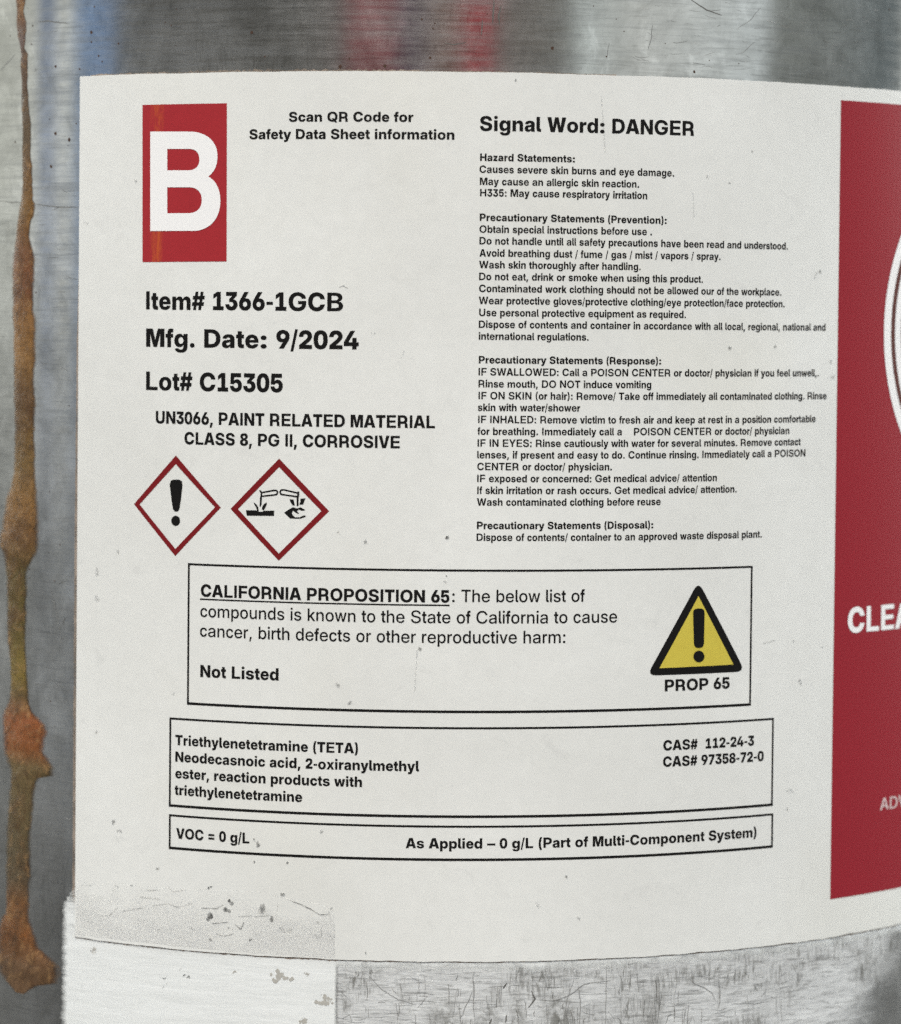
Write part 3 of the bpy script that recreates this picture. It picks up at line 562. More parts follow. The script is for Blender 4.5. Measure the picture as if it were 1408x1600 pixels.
def mat_scuff():
    """torn, wrinkled top layer of the paper at the label's lower left corner"""
    n = NT("torn_paper_scuff")
    a = n.noise(2.6, 4.0, 6, 0.72, 1.2, 2.0)
    d = n.noise(1.1, 1.8, 4, 0.6, 0.6, 8.0)
    f = n.noise(9.0, 12.0, 5, 0.7, 0.8, 6.0)
    u, z = n.sepuv()
    zone = n.math('MULTIPLY', n.rng(u, -2.6, -1.75), n.rng(u, -1.15, -0.80, 1.0, 0.75))
    zone = n.math('MULTIPLY', zone, n.rng(z, -6.72, -6.60, 1.0, 0.2))
    c = n.mix(n.rng(d, 0.3, 0.7), (0.70, 0.695, 0.68, 1), (0.75, 0.75, 0.73, 1))
    crease = n.rng(n.math('ABSOLUTE', n.math('SUBTRACT', a, 0.5)), 0.0, 0.022, 1.0, 0.0)
    crease = n.math('MULTIPLY', crease, n.rng(f, 0.44, 0.60))
    c = n.mix(n.math('MULTIPLY', crease, n.rng(d, 0.42, 0.65, 0.0, 0.45)), c, (0.36, 0.34, 0.30, 1))
    flake = n.math('MULTIPLY', n.rng(a, 0.60, 0.66), n.math('MULTIPLY', zone, n.rng(f, 0.42, 0.52)))
    c = n.mix(n.math('MULTIPLY', flake, 0.6), c, (0.33, 0.32, 0.30, 1))
    n.put(n.b.inputs['Base Color'], c)
    n.put(n.b.inputs['Roughness'], 0.6)
    n.put(n.b.inputs['Specular IOR Level'], 0.25)
    n.link(n.bump(n.math('ADD', a, n.math('MULTIPLY', f, 0.35)), 0.14, 0.6), n.b.inputs['Normal'])
    # the layer thins out to nothing along its upper edge, torn unevenly
    tr = n.node('ShaderNodeBsdfTransparent')
    sh = n.node('ShaderNodeMixShader')
    edge = n.rng(n.math('ADD', z, n.math('MULTIPLY', n.math('SUBTRACT', d, 0.5), 1.1)), -6.95, -6.70, 1.0, 0.0)
    n.put(sh.inputs[0], n.math('MULTIPLY', edge, n.rng(d, 0.35, 0.6, 0.05, 0.42)))
    n.link(tr.outputs[0], sh.inputs[1])
    n.link(n.b.outputs[0], sh.inputs[2])
    n.link(sh.outputs[0], n.out.inputs[0])
    return n.m


def mat_glue():
    n = NT("dirty_glue")
    a = n.noise(2.0, 2.0, 5, 0.7, 0.5)
    c = n.mix(n.rng(a, 0.35, 0.65), (0.20, 0.155, 0.115, 1), (0.32, 0.26, 0.21, 1))
    n.put(n.b.inputs['Base Color'], c)
    n.put(n.b.inputs['Roughness'], 0.6)
    tr = n.node('ShaderNodeBsdfTransparent')
    sh = n.node('ShaderNodeMixShader')
    n.put(sh.inputs[0], n.rng(a, 0.34, 0.56, 0.25, 0.9))
    n.link(tr.outputs[0], sh.inputs[1])
    n.link(n.b.outputs[0], sh.inputs[2])
    n.link(sh.outputs[0], n.out.inputs[0])
    return n.m


def mat_smudge_crease(alpha):
    n = NT("grey_smudge_crease")
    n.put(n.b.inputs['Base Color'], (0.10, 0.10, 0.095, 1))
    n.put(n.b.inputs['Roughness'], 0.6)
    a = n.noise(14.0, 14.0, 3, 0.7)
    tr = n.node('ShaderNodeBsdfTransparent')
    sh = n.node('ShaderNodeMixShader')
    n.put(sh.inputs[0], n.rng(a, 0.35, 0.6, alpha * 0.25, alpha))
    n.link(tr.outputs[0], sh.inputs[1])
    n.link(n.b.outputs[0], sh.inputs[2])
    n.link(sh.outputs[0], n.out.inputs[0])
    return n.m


def mat_ground():
    n = NT("asphalt")
    tcn = n.node('ShaderNodeTexCoord')
    def no(s, d):
        t = n.node('ShaderNodeTexNoise')
        t.inputs['Scale'].default_value = s
        t.inputs['Detail'].default_value = d
        n.link(tcn.outputs['Object'], t.inputs['Vector'])
        return t.outputs[0]
    a, f = no(3.0, 5), no(400.0, 4)
    c = n.mix(n.rng(a, 0.3, 0.7), (0.050, 0.049, 0.045, 1), (0.085, 0.083, 0.078, 1))
    c = n.mix(n.rng(f, 0.5, 0.7, 0.0, 0.6), c, (0.20, 0.195, 0.18, 1))
    n.put(n.b.inputs['Base Color'], c)
    n.put(n.b.inputs['Roughness'], 0.85)
    n.link(n.bump(f, 1.5, 0.6), n.b.inputs['Normal'])
    return n.m


STEEL = mat_steel()
PAPER = mat_paper()
BLACK = mat_ink("black_ink", (0.007, 0.0065, 0.006, 1), 0.6)
RED = mat_ink("red_panel_ink", (0.285, 0.016, 0.026, 1), 0.40, 0.45, (0.265, 0.017, 0.026, 1))
BADGE = mat_badge_red()
DARKRED = mat_ink("pictogram_red_ink", (0.205, 0.010, 0.014, 1), 0.5, 0.4, (0.13, 0.008, 0.008, 1))
YELLOW = mat_ink("warning_yellow_ink", (0.60, 0.50, 0.075, 1), 0.5, 0.4, (0.52, 0.40, 0.05, 1))
WHITE = mat_ink("white_print", (0.84, 0.83, 0.81, 1), 0.45)
PINKW = mat_ink("thin_white_print", (0.68, 0.55, 0.53, 1), 0.45)
MAROON = mat_ink("maroon_print", (0.085, 0.016, 0.010, 1), 0.45)
DRIP = mat_drip()
RESID = mat_residue()
SCUFF = mat_scuff()
GLUE = mat_glue()
SPECK = mat_ink("rust_speck", (0.055, 0.032, 0.022, 1), 0.6, 0.6, (0.08, 0.045, 0.03, 1))
SCRATCH = mat_ink("dark_scratch", (0.075, 0.072, 0.065, 1), 0.55, 0.6, (0.17, 0.165, 0.15, 1))
SCRATCH_GREY = mat_ink("grey_scratch", (0.19, 0.19, 0.18, 1), 0.5, 0.6, (0.27, 0.27, 0.26, 1))
SCRATCH_PALE = mat_ink("pale_scratch", (0.33, 0.33, 0.32, 1), 0.5, 0.6, (0.46, 0.46, 0.45, 1))
PEEL = mat_ink("bare_patch", (0.36, 0.34, 0.29, 1), 0.6, 0.6, (0.50, 0.49, 0.45, 1))
SMUDGE_CREASE = [mat_smudge_crease(a) for a in (0.18, 0.36, 0.65)]
GROUND = mat_ground()


# ------------------------------------------------------------------ geometry helpers
def wrap(u, z, dr):
    r = (R + dr) * MM
    t = u / R
    return (r * math.sin(t), -r * math.cos(t), z * MM)


def build(name, verts, faces, uvs, mats, parent=None, smooth=False, fmat=None):
    me = bpy.data.meshes.new(name)
    me.from_pydata(verts, [], faces)
    uvl = me.uv_layers.new(name='flat')
    li = np.empty(len(me.loops), dtype=np.int64)
    me.loops.foreach_get('vertex_index', li)
    arr = np.array(uvs, dtype=float)[li] * 0.1
    uvl.data.foreach_set('uv', arr.ravel())
    for mt in (mats if isinstance(mats, (list, tuple)) else [mats]):
        me.materials.append(mt)
    if fmat is not None:
        me.polygons.foreach_set('material_index', fmat)
    if smooth:
        me.polygons.foreach_set('use_smooth', [True] * len(me.polygons))
    me.update()
    ob = bpy.data.objects.new(name, me)
    COL.objects.link(ob)
    if parent is not None:
        ob.parent = parent
        if parent.type == 'EMPTY':
            ob.matrix_parent_inverse = Matrix.Translation(-parent.location)
    return ob


def area(c):
    return 0.5 * sum(c[i - 1][0] * c[i][1] - c[i][0] * c[i - 1][1] for i in range(len(c)))


def ccw(c):
    return c if area(c) > 0 else c[::-1]


def traps(contours):
    """non-zero winding fill of flat contours as trapezoids [(x0l,x0r,y0),(x1l,x1r,y1)]"""
    E = []
    for c in contours:
        for i in range(len(c)):
            (x0, y0), (x1, y1) = c[i - 1], c[i]
            if abs(y0 - y1) < 1e-9:
                continue
            E.append((x0, y0, x1, y1, 1) if y0 < y1 else (x1, y1, x0, y0, -1))
    ys = sorted({round(e[1], 6) for e in E} | {round(e[3], 6) for e in E})
    X = set()
    for i in range(len(E)):
        a = E[i]
        for j in range(i):
            b = E[j]
            lo, hi = max(a[1], b[1]), min(a[3], b[3])
            if hi - lo < 1e-6:
                continue
            xa = lambda e, y: e[0] + (e[2] - e[0]) * (y - e[1]) / (e[3] - e[1])
            d0, d1 = xa(a, lo) - xa(b, lo), xa(a, hi) - xa(b, hi)
            if d0 * d1 < -1e-12:
                X.add(round(lo + (hi - lo) * d0 / (d0 - d1), 6))
    ys = sorted(set(ys) | X)
    out = []
    for y0, y1 in zip(ys, ys[1:]):
        if y1 - y0 < 1e-5:
            continue
        ym = 0.5 * (y0 + y1)
        L = []
        for e in E:
            if e[1] < ym < e[3]:
                k = (e[2] - e[0]) / (e[3] - e[1])
                L.append((e[0] + k * (ym - e[1]), e[0] + k * (y0 - e[1]), e[0] + k * (y1 - e[1]), e[4]))
        L.sort()
        w = 0
        for s in L:
            if w == 0:
                st = s
            w += s[3]
            if w == 0 and s[0] - st[0] > 1e-7:
                out.append((st[1], s[1], y0, st[2], s[2], y1))
    return out


class Flat:
    """collects flat shapes in label millimetres (u, z) and wraps them round the can"""
    def __init__(self):
        self.v, self.f, self.uv, self.mi = [], [], [], []

    def quad(self, pts, dr, mi=0):
        n = len(self.v)
        keep = []
        for p in pts:
            if not keep or abs(p[0] - keep[-1][0]) + abs(p[1] - keep[-1][1]) > 1e-6:
                keep.append(p)
        if len(keep) > 2 and abs(keep[0][0] - keep[-1][0]) + abs(keep[0][1] - keep[-1][1]) < 1e-6:
            keep.pop()
        if len(keep) < 3:
            return
        for u, z in keep:
            self.v.append(wrap(u, z, dr))
            self.uv.append((u, z))
        self.f.append(list(range(n, n + len(keep))))
        self.mi.append(mi)

    def fill(self, contours, dr, mi=0, step=2.0):
        for a, b, y0, c, d, y1 in traps(contours):
            n = max(1, int(math.ceil(max(b - a, d - c) / step)))
            nz = max(1, int(math.ceil(max(abs(c - a), abs(d - b)) / 0.8)))
            for j in range(nz):
                p, q = j / nz, (j + 1) / nz
                a0, b0, a1, b1 = a + (c - a) * p, b + (d - b) * p, a + (c - a) * q, b + (d - b) * q
                z0, z1 = y0 + (y1 - y0) * p, y0 + (y1 - y0) * q
                for k in range(n):
                    s, t = k / n, (k + 1) / n
                    self.quad([(a0 + (b0 - a0) * s, z0), (a0 + (b0 - a0) * t, z0),
                               (a1 + (b1 - a1) * t, z1), (a1 + (b1 - a1) * s, z1)], dr, mi)

    def solids(self, polys, dr, mi=0, step=2.0):
        self.fill([ccw(p) for p in polys], dr, mi, step)

    def holed(self, outer, holes, dr, mi=0, step=2.0):
        self.fill([ccw(outer)] + [ccw(h)[::-1] for h in holes], dr, mi, step)

    def line(self, pts, w, dr, mi=0, taper=False):
        m_ = len(pts)
        polys = []
        for i, ((x0, y0), (x1, y1)) in enumerate(zip(pts, pts[1:])):
            L = math.hypot(x1 - x0, y1 - y0) or 1e-6
            w0 = w * (0.35 + 0.65 * math.sin(math.pi * (i + 0.25) / (m_ - 0.5))) if taper else w
            w1 = w * (0.35 + 0.65 * math.sin(math.pi * (i + 1.25) / (m_ - 0.5))) if taper else w
            nx, ny = -(y1 - y0) / L, (x1 - x0) / L
            polys.append([(x0 + nx * w0 / 2, y0 + ny * w0 / 2), (x1 + nx * w1 / 2, y1 + ny * w1 / 2),
                          (x1 - nx * w1 / 2, y1 - ny * w1 / 2), (x0 - nx * w0 / 2, y0 - ny * w0 / 2)])
        self.solids(polys, dr, mi)

    def box(self, u0, u1, z0, z1, lw, dr, mi=0):
        h = lw / 2
        self.holed([(u0 - h, z0 - h), (u1 + h, z0 - h), (u1 + h, z1 + h), (u0 - h, z1 + h)],
                   [[(u0 + h, z0 + h), (u1 - h, z0 + h), (u1 - h, z1 - h), (u0 + h, z1 - h)]], dr, mi)

    def blob(self, u, z, r, dr, mi=0, n=11):
        self.solids([[(u + r * (0.7 + 0.55 * random.random()) * math.cos(a * 2 * math.pi / n),
                       z + r * (0.8 + 0.6 * random.random()) * math.sin(a * 2 * math.pi / n)) for a in range(n)]], dr, mi)

    def make(self, name, mats, parent, smooth=False):
        return build(name, self.v, self.f, self.uv, mats, parent, smooth, self.mi)


# ------------------------------------------------------------------ lettering: outlines of a plain grotesque, 1000 units per em
GLYPHS_REG = """
A|694|15,0 276,728 417,728 679,0 554,0 416,401 398,457 379,520 357,592 332,679 360,679 335,592 314,519 294,457 277,401 139,0;161,187 161,283 533,283 533,187
B|647|74,0 74,728 342,728 412,721 470,703 516,674 549,635 569,589 576,536 572,496 560,462 541,433 517,410 487,393 454,380 454,376 492,368 528,351 559,326 583,292 599,250 604,200 597,145 577,96 542,56 493,26 430,6 351,0;180,91 344,91 412,98 460,121 488,156 498,202 493,237 480,267 458,292 429,311 392,323 348,327 180,327;180,412 338,412 375,416 408,426 434,443 454,466 467,494 471,527 462,571 437,606 396,629 339,637 180,637
C|728|381,-11 318,-6 260,10 207,35 161,70 121,114 89,166 65,225 51,291 46,363 51,436 65,502 89,562 121,614 161,657 207,692 260,718 318,733 381,738 437,734 491,721 539,700 582,671 619,635 649,592 671,543 685,488 572,488 563,522 548,552 528,577 505,599 479,616 449,628 416,635 382,638 318,629 264,604 219,564 185,510 164,442 157,363 164,285 185,217 219,163 264,123 318,98 381,90 416,92 448,100 478,112 505,129 528,150 548,176 563,205 573,239 685,239 672,186 650,137 620,94 584,58 541,29 492,7 438,-6
D|706|308,0 129,0 129,93 302,93 379,101 442,125 490,165 525,218 546,285 552,365 546,444 525,510 491,563 444,602 383,626 309,634 125,634 125,728 316,728 384,723 445,708 500,684 547,651 586,609 617,559 640,501 654,437 659,365 654,293 640,228 617,170 585,119 546,78 497,44 442,20 378,5;181,728 181,0 74,0 74,728
E|591|77,0 77,728 542,728 542,643 173,643 173,412 515,412 515,328 173,328 173,84 543,84 543,0
F|573|75,0 75,728 534,728 534,638 177,638 177,406 503,406 503,317 177,317 177,0
G|739|381,-11 318,-6 260,10 208,36 161,71 122,115 90,167 67,226 53,292 48,363 53,436 67,502 90,561 122,613 162,657 208,692 260,718 317,733 378,738 435,734 488,721 537,699 580,670 617,635 647,593 669,546 682,494 577,494 566,526 550,555 530,581 507,603 479,620 449,633 415,641 379,644 316,635 261,610 215,568 180,513 158,444 151,363 158,283 180,215 215,159 261,118 317,92 381,84 437,90 487,109 528,139 559,180 579,229 586,286 615,283 403,283 403,370 687,370 687,288 677,205 647,132 600,72 538,27 464,-1
H|726|72,0 72,728 183,728 183,420 543,420 543,728 654,728 654,0 543,0 543,324 183,324 183,0
I|468|26,0 26,159 134,159 134,568 26,568 26,728 442,728 442,568 334,568 334,159 442,159 442,0
K|668|150,191 150,318 175,349 199,380 224,410 249,440 275,470 302,500 508,728 647,728 338,388 331,389;73,0 73,728 183,728 183,493 182,328 183,275 183,0;521,0 272,358 339,442 650,0
L|552|73,0 73,728 182,728 182,95 520,95 520,0
M|894|70,0 70,728 242,728 394,325 401,303 410,276 419,246 429,215 438,182 447,151 455,123 461,99 435,99 441,123 449,151 458,182 467,214 476,246 486,276 494,303 502,325 651,728 824,728 824,0 707,0 707,383 707,408 707,437 708,469 709,503 709,538 710,573 711,608 712,641 724,641 713,604 701,567 690,530 679,495 668,461 658,431 649,405 641,383 497,0 397,0 251,383 243,405 234,431 224,461 214,494 202,529 190,566 178,603 166,641 181,641 182,608 183,574 184,539 184,505 185,471 186,438 186,409 186,383 186,0
N|734|72,0 72,728 198,728 471,294 484,273 499,248 516,218 534,186 552,152 569,117 557,103 554,138 553,176 551,214 550,250 550,282 549,306 549,728 662,728 662,0 535,0 290,388 274,414 256,444 236,478 214,517 188,562 160,613 177,625 179,572 181,524 183,481 184,443 184,412 185,388 185,0
O|756|378,-11 317,-6 260,10 208,36 162,71 122,114 90,166 66,225 52,291 47,363 52,436 66,502 90,561 122,613 162,657 208,692 260,718 317,733 378,738 440,733 497,718 549,692 595,657 634,613 666,561 690,502 704,436 709,363 704,291 690,225 666,166 634,114 595,71 549,35 497,10 440,-6;378,86 438,94 492,118 538,158 573,212 596,281 603,363 596,446 573,515 538,570 492,609 438,633 378,641 318,633 264,609 219,570 183,515 161,446 153,363 161,281 183,212 219,158 264,118 318,94
P|627|75,0 75,728 337,728 411,720 473,699 523,664 559,618 580,562 588,499 580,435 558,379 522,333 472,298 409,277 335,269 139,269 139,358 331,358 378,362 416,376 447,397 468,425 481,459 486,499 481,538 468,572 447,600 416,621 378,634 330,639 178,639 178,0
Q|757|339,234 444,234 521,133 553,93 674,-66 566,-66 486,39 459,75;378,-11 317,-6 260,10 208,36 162,71 122,114 90,166 66,225 52,291 47,363 52,436 66,502 90,561 122,613 162,657 208,692 260,718 317,733 378,738 440,733 497,718 549,692 595,657 634,613 666,561 690,502 705,436 709,363 705,291 690,225 666,166 634,114 595,71 549,35 497,10 440,-6;378,86 438,94 492,118 538,158 573,212 596,281 603,363 596,446 573,515 538,570 492,609 438,633 378,641 318,633 264,609 219,569 183,515 161,446 153,363 161,281 183,212 219,158 264,119 318,94
R|639|77,0 77,728 341,728 415,721 476,700 525,666 561,621 582,567 590,504 582,441 560,387 523,342 473,309 411,288 337,282 131,282 131,365 336,365 385,370 424,382 455,403 477,430 490,464 495,504 490,544 477,578 455,606 424,627 384,640 336,644 173,644 173,0;497,0 322,328 429,328 607,0
S|633|319,-12 242,-5 175,16 120,50 80,96 54,153 44,219 148,219 155,177 172,143 198,115 232,95 273,83 319,79 366,83 406,94 439,112 464,136 480,166 486,200 482,228 470,251 450,271 422,287 387,302 345,314 262,335 201,354 150,379 111,407 74,461 61,529 70,588 94,639 133,681 185,712 247,732 317,738 389,732 450,711 501,679 539,636 563,584 573,523 472,523 458,575 425,615 376,639 315,647 273,644 236,633 206,616 183,593 169,565 164,534 168,506 182,482 203,463 230,448 264,434 302,423 378,404 421,392 461,376 497,358 528,336 553,309 572,279 584,243 588,202 580,143 556,91 516,48 463,15 397,-5
T|636|32,628 32,728 604,728 604,628 376,628 376,0 261,0 261,628
U|720|360,-11 278,-3 208,22 150,62 107,115 80,178 71,250 71,728 180,728 180,258 185,212 202,170 228,136 264,110 308,93 360,88 412,93 456,110 492,136 518,170 534,212 540,258 540,728 649,728 649,250 640,178 613,115 570,62 512,22 442,-3
V|692|278,0 15,728 139,728 279,326 296,273 316,209 338,136 363,50 335,50 360,136 382,210 401,273 418,326 554,728 677,728 418,0
W|986|212,0 15,728 136,728 240,316 249,276 258,235 266,194 274,153 282,112 290,71 272,71 280,112 288,153 296,194 305,235 315,276 324,316 431,728 556,728 661,316 671,276 681,235 690,194 698,153 707,112 715,71 695,71 703,112 711,153 719,194 728,235 737,276 746,316 849,728 971,728 774,0 641,0 526,431 514,482 502,536 491,593 479,655 507,655 495,594 484,538 473,484 460,431 345,0
Y|677|284,0 284,289 15,728 145,728 282,497 302,462 321,428 339,392 358,352 322,352 340,392 359,428 377,463 397,497 533,728 661,728 395,289 395,0
a|545|220,-10 171,-5 128,8 91,31 63,62 45,102 39,151 43,192 56,225 76,251 103,270 134,285 169,296 207,304 245,309 289,315 323,319 348,324 365,331 375,342 378,358 378,362 375,388 366,410 351,428 330,442 304,450 273,453 241,450 213,442 190,429 172,413 159,394 152,373 52,385 68,430 93,468 127,498 170,520 219,533 273,538 313,535 351,528 386,514 417,496 444,471 464,440 476,402 481,357 481,0 380,0 380,74 377,74 364,53 346,34 324,16 296,2 261,-7;241,73 283,78 317,90 344,110 363,135 375,164 379,195 379,260 371,255 359,251 344,247 326,243 307,240 287,237 268,234 250,232 222,226 196,219 173,208 156,193 144,173 140,149 144,126 153,108 168,93 188,82 213,76
b|599|336,-10 299,-7 266,2 238,17 214,36 195,58 179,82 175,82 175,0 62,0 62,728 177,728 177,448 180,448 196,471 215,492 238,511 266,525 299,535 337,538 399,529 453,504 498,464 532,410 554,343 561,264 554,186 533,119 499,64 454,23 399,-2;310,86 349,92 382,108 409,135 428,170 441,214 445,264 441,315 429,358 409,394 382,420 349,436 310,441 270,436 236,420 209,393 189,358 176,315 172,264 177,214 189,171 209,135 236,109 270,92
c|559|291,-11 220,-3 158,23 107,65 69,120 45,186 37,263 45,340 69,407 107,462 158,504 220,530 291,539 336,535 378,525 415,510 448,488 476,462 498,431 514,395 524,356 409,345 403,365 395,383 384,399 370,413 354,424 336,432 315,437 293,439 253,434 219,417 193,390 174,355 163,312 159,263 163,215 174,172 193,137 219,110 253,94 293,88 316,90 336,95 354,103 370,114 384,128 394,145 403,164 409,185 525,174 515,134 499,98 477,67 449,40 416,18 378,2 337,-8
d|599|263,-10 200,-2 146,23 100,64 66,119 45,186 38,264 45,343 67,410 101,464 146,504 201,529 262,538 300,535 333,525 361,511 385,492 404,471 419,448 422,448 422,728 537,728 537,0 424,0 424,82 420,82 405,58 385,36 361,17 333,2 300,-7;289,86 329,92 363,109 390,135 410,171 423,214 427,264 423,315 410,358 390,393 363,420 329,436 289,441 250,436 217,420 190,394 171,358 158,315 154,264 158,214 171,170 190,135 217,108 250,92
e|564|292,-12 219,-3 157,23 106,65 69,120 47,186 39,262 47,339 70,406 107,461 156,503 216,530 284,539 334,534 380,521 421,499 457,469 487,430 509,384 523,329 527,267 527,234 91,234 91,314 472,314 423,289 419,334 407,374 387,406 360,430 326,445 285,450 245,445 210,430 182,406 162,374 149,337 145,294 145,244 149,196 163,155 184,122 214,97 250,82 293,77 323,79 350,86 373,98 392,114 407,133 418,156 519,146 503,102 476,64 441,32 398,8 347,-7
f|392|368,529 368,409 9,409 9,529;103,0 103,579 108,630 124,670 150,702 185,725 229,738 280,743 310,742 339,740 362,738 378,736 366,616 356,618 343,619 329,619 316,620 290,616 272,606 263,589 260,564 260,0
g|600|293,-213 232,-209 180,-195 136,-174 102,-145 77,-109 61,-69 167,-51 177,-70 191,-87 209,-102 232,-113 260,-120 293,-123 347,-115 388,-92 415,-54 423,-1 423,90 419,90 403,66 384,45 361,26 333,13 300,4 262,1 201,9 146,33 101,72 67,125 45,190 38,266 45,344 67,410 101,464 146,505 201,530 263,538 301,535 334,525 362,511 386,492 405,470 421,446 424,446 424,529 537,529 537,3 529,-65 505,-120 467,-162 418,-191 359,-207;290,96 330,101 363,117 390,142 410,176 423,218 427,268 423,317 411,359 391,394 363,420 330,437 290,442 251,437 217,421 191,395 171,360 159,317 155,268 159,218 171,175 191,141 217,116 251,101
h|582|174,307 174,0 63,0 63,728 174,728 174,398 153,398 183,460 222,503 273,529 333,538 384,532 429,514 467,486 495,446 513,395 519,333 519,0 408,0 408,318 400,370 378,409 343,433 296,441 263,437 234,426 209,408 190,382 178,348
i|239|62,0 62,529 177,529 177,0;120,611 93,616 70,630 55,652 50,677 55,703 70,725 93,739 120,744 147,739 169,725 185,703 190,677 185,652 169,630 147,616
k|546|169,171 169,310 183,310 390,529 530,529 288,270 266,270;62,0 62,728 178,728 178,0;403,0 218,244 297,326 544,0
l|285|219,-2 146,7 96,32 67,76 57,139 57,728 197,728 197,155 199,133 206,118 220,110 240,108 247,108 254,108 260,109 265,109 275,4 263,2 250,0 235,-1
m|873|63,0 63,529 170,529 171,411 162,411 178,450 200,482 227,507 257,525 290,535 325,539 380,530 425,503 458,462 476,409 461,409 475,446 497,478 525,504 559,523 596,535 638,539 684,534 725,518 760,492 787,455 804,409 810,352 810,0 699,0 699,340 692,386 669,418 637,436 598,442 568,439 541,428 520,412 504,390 494,363 491,333 491,0 382,0 382,347 375,386 354,416 323,436 284,442 256,439 230,429 207,412 189,388 178,359 174,322 174,0
n|582|174,307 174,0 63,0 63,529 170,529 171,398 153,398 182,460 222,503 273,529 333,538 384,532 429,514 466,486 495,446 513,395 519,333 519,0 408,0 408,318 400,370 378,409 343,433 296,441 263,437 234,426 209,408 190,382 178,348
o|582|291,-12 220,-3 158,23 108,64 70,119 46,186 38,263 46,340 70,407 108,462 158,504 220,530 291,539 362,530 424,504 474,462 512,407 535,340 543,263 535,186 512,119 474,64 424,23 362,-3;291,82 332,88 367,105 395,133 415,170 427,213 431,263 427,313 415,357 395,394 367,421 332,439 291,445 249,439 214,422 187,394 167,357 155,313 151,263 155,213 167,169 187,133 214,105 249,88
p|599|62,-204 62,529 175,529 175,449 179,449 195,471 214,493 237,511 266,525 299,535 337,538 399,529 453,504 498,464 532,410 554,343 561,264 554,186 533,119 499,64 454,23 399,-2 336,-10 299,-7 266,2 239,17 215,36 196,58 180,81 177,81 177,-204;310,86 349,92 382,108 409,135 428,170 441,214 445,264 441,315 429,358 409,394 382,420 349,436 310,441 270,436 236,420 209,393 189,358 176,315 172,264 177,214 189,171 209,135 236,109 270,92
q|599|537,-204 422,-204 422,81 419,81 403,58 384,36 361,17 333,2 300,-7 263,-10 200,-2 146,23 100,64 66,119 45,186 38,264 45,343 67,410 101,464 146,504 201,529 262,538 300,535 334,525 362,511 385,493 405,471 420,449 424,449 424,529 537,529;289,86 329,92 363,109 390,135 410,171 423,214 427,264 423,315 410,358 390,393 363,420 329,436 289,441 250,436 217,420 190,394 171,358 158,315 154,264 158,214 171,170 190,135 217,108 250,92
r|370|61,0 61,529 176,529 176,442 180,442 199,482 227,511 265,529 309,535 321,535 332,535 343,534 352,533 352,424 342,426 328,428 311,429 294,430 263,426 236,415 213,398 195,374 184,344 180,309 180,0
s|514|259,-12 202,-7 152,7 109,29 75,61 51,101 39,149 144,159 157,122 181,96 214,80 258,74 303,79 337,95 358,117 365,145 361,168 346,187 322,201 291,211 202,230 137,252 90,284 62,327 53,380 59,424 79,463 110,495 151,518 201,533 258,538 313,534 361,519 401,496 432,465 453,428 464,384 364,374 353,405 332,431 301,448 259,454 220,449 189,434 168,411 161,384 166,360 181,342 205,327 239,317 328,297 394,276 440,245 467,204 476,153 469,106 448,66 415,33 371,9 319,-7
t|367|340,529 340,417 9,417 9,529;92,665 236,665 236,159 239,137 247,122 262,113 286,110 298,111 313,111 327,112 337,113 347,2 327,0 305,-2 282,-3 259,-3 186,6 134,33 103,78 92,141
u|582|249,-9 198,-3 153,15 115,44 87,84 69,135 63,196 63,529 174,529 174,211 181,159 204,120 239,96 286,89 319,92 348,103 373,122 392,148 404,181 408,222 408,529 519,529 519,0 411,0 411,131 429,131 399,69 359,26 309,0
v|557|213,0 14,529 141,529 240,244 255,198 269,151 282,104 295,57 265,57 278,104 291,151 304,197 319,244 417,529 543,529 344,0
w|812|176,0 15,529 142,529 197,322 211,267 225,209 238,148 252,84 236,84 250,147 264,208 279,267 293,322 349,529 463,529 518,322 532,267 547,209 561,148 575,84 559,84 572,147 586,208 600,267 613,322 668,529 796,529 635,0 511,0 448,221 438,254 429,289 420,325 412,362 403,398 394,433 418,433 409,398 400,362 391,325 382,289 373,254 364,221 299,0
x|540|17,0 230,309 229,233 29,529 158,529 216,438 237,403 257,368 276,334 295,301 249,301 268,334 287,368 307,403 329,438 388,529 515,529 312,232 313,307 523,0 394,0 326,105 305,139 285,173 266,206 247,238 292,238 273,206 255,173 235,139 214,105 145,0
y|558|64,-200 76,-104 116,-106 136,-107 154,-104 169,-97 182,-85 193,-68 201,-45 217,1 14,529 142,529 241,244 256,198 269,151 282,104 295,57 262,57 275,104 288,151 302,198 317,244 418,529 544,529 310,-80 293,-118 271,-149 246,-174 216,-192 182,-202 143,-206 121,-205 100,-204 81,-202
z|526|52,0 52,77 332,431 332,435 57,435 57,529 468,529 468,447 196,98 196,94 474,94 474,0
0|646|323,-11 241,0 173,34 136,69 105,112 80,163 62,223 52,289 48,363 52,437 62,504 80,564 105,616 136,659 174,693 242,727 323,738 404,727 472,693 510,659 541,616 566,564 583,504 594,437 598,363 594,289 583,223 566,163 541,111 510,69 473,34 404,0;323,97 368,105 405,128 434,167 456,219 468,285 473,363 468,442 456,508 434,561 405,599 368,623 323,631 278,623 241,599 211,561 190,508 177,442 173,363 177,285 190,219 211,167 241,128 278,105
1|646|97,0 97,107 570,107 570,0;411,728 411,0 284,0 284,608 281,608 109,491 109,612 280,728
2|646|73,0 73,96 332,335 365,368 394,397 416,425 433,453 443,482 446,514 442,547 430,576 412,600 387,617 356,628 321,632 284,628 253,615 227,595 208,568 197,534 193,495 71,495 79,563 102,623 140,672 190,708 251,731 322,738 391,731 451,711 500,678 538,634 561,581 569,520 565,476 552,434 530,393 498,350 455,303 401,250 251,111 251,108 576,108 576,0
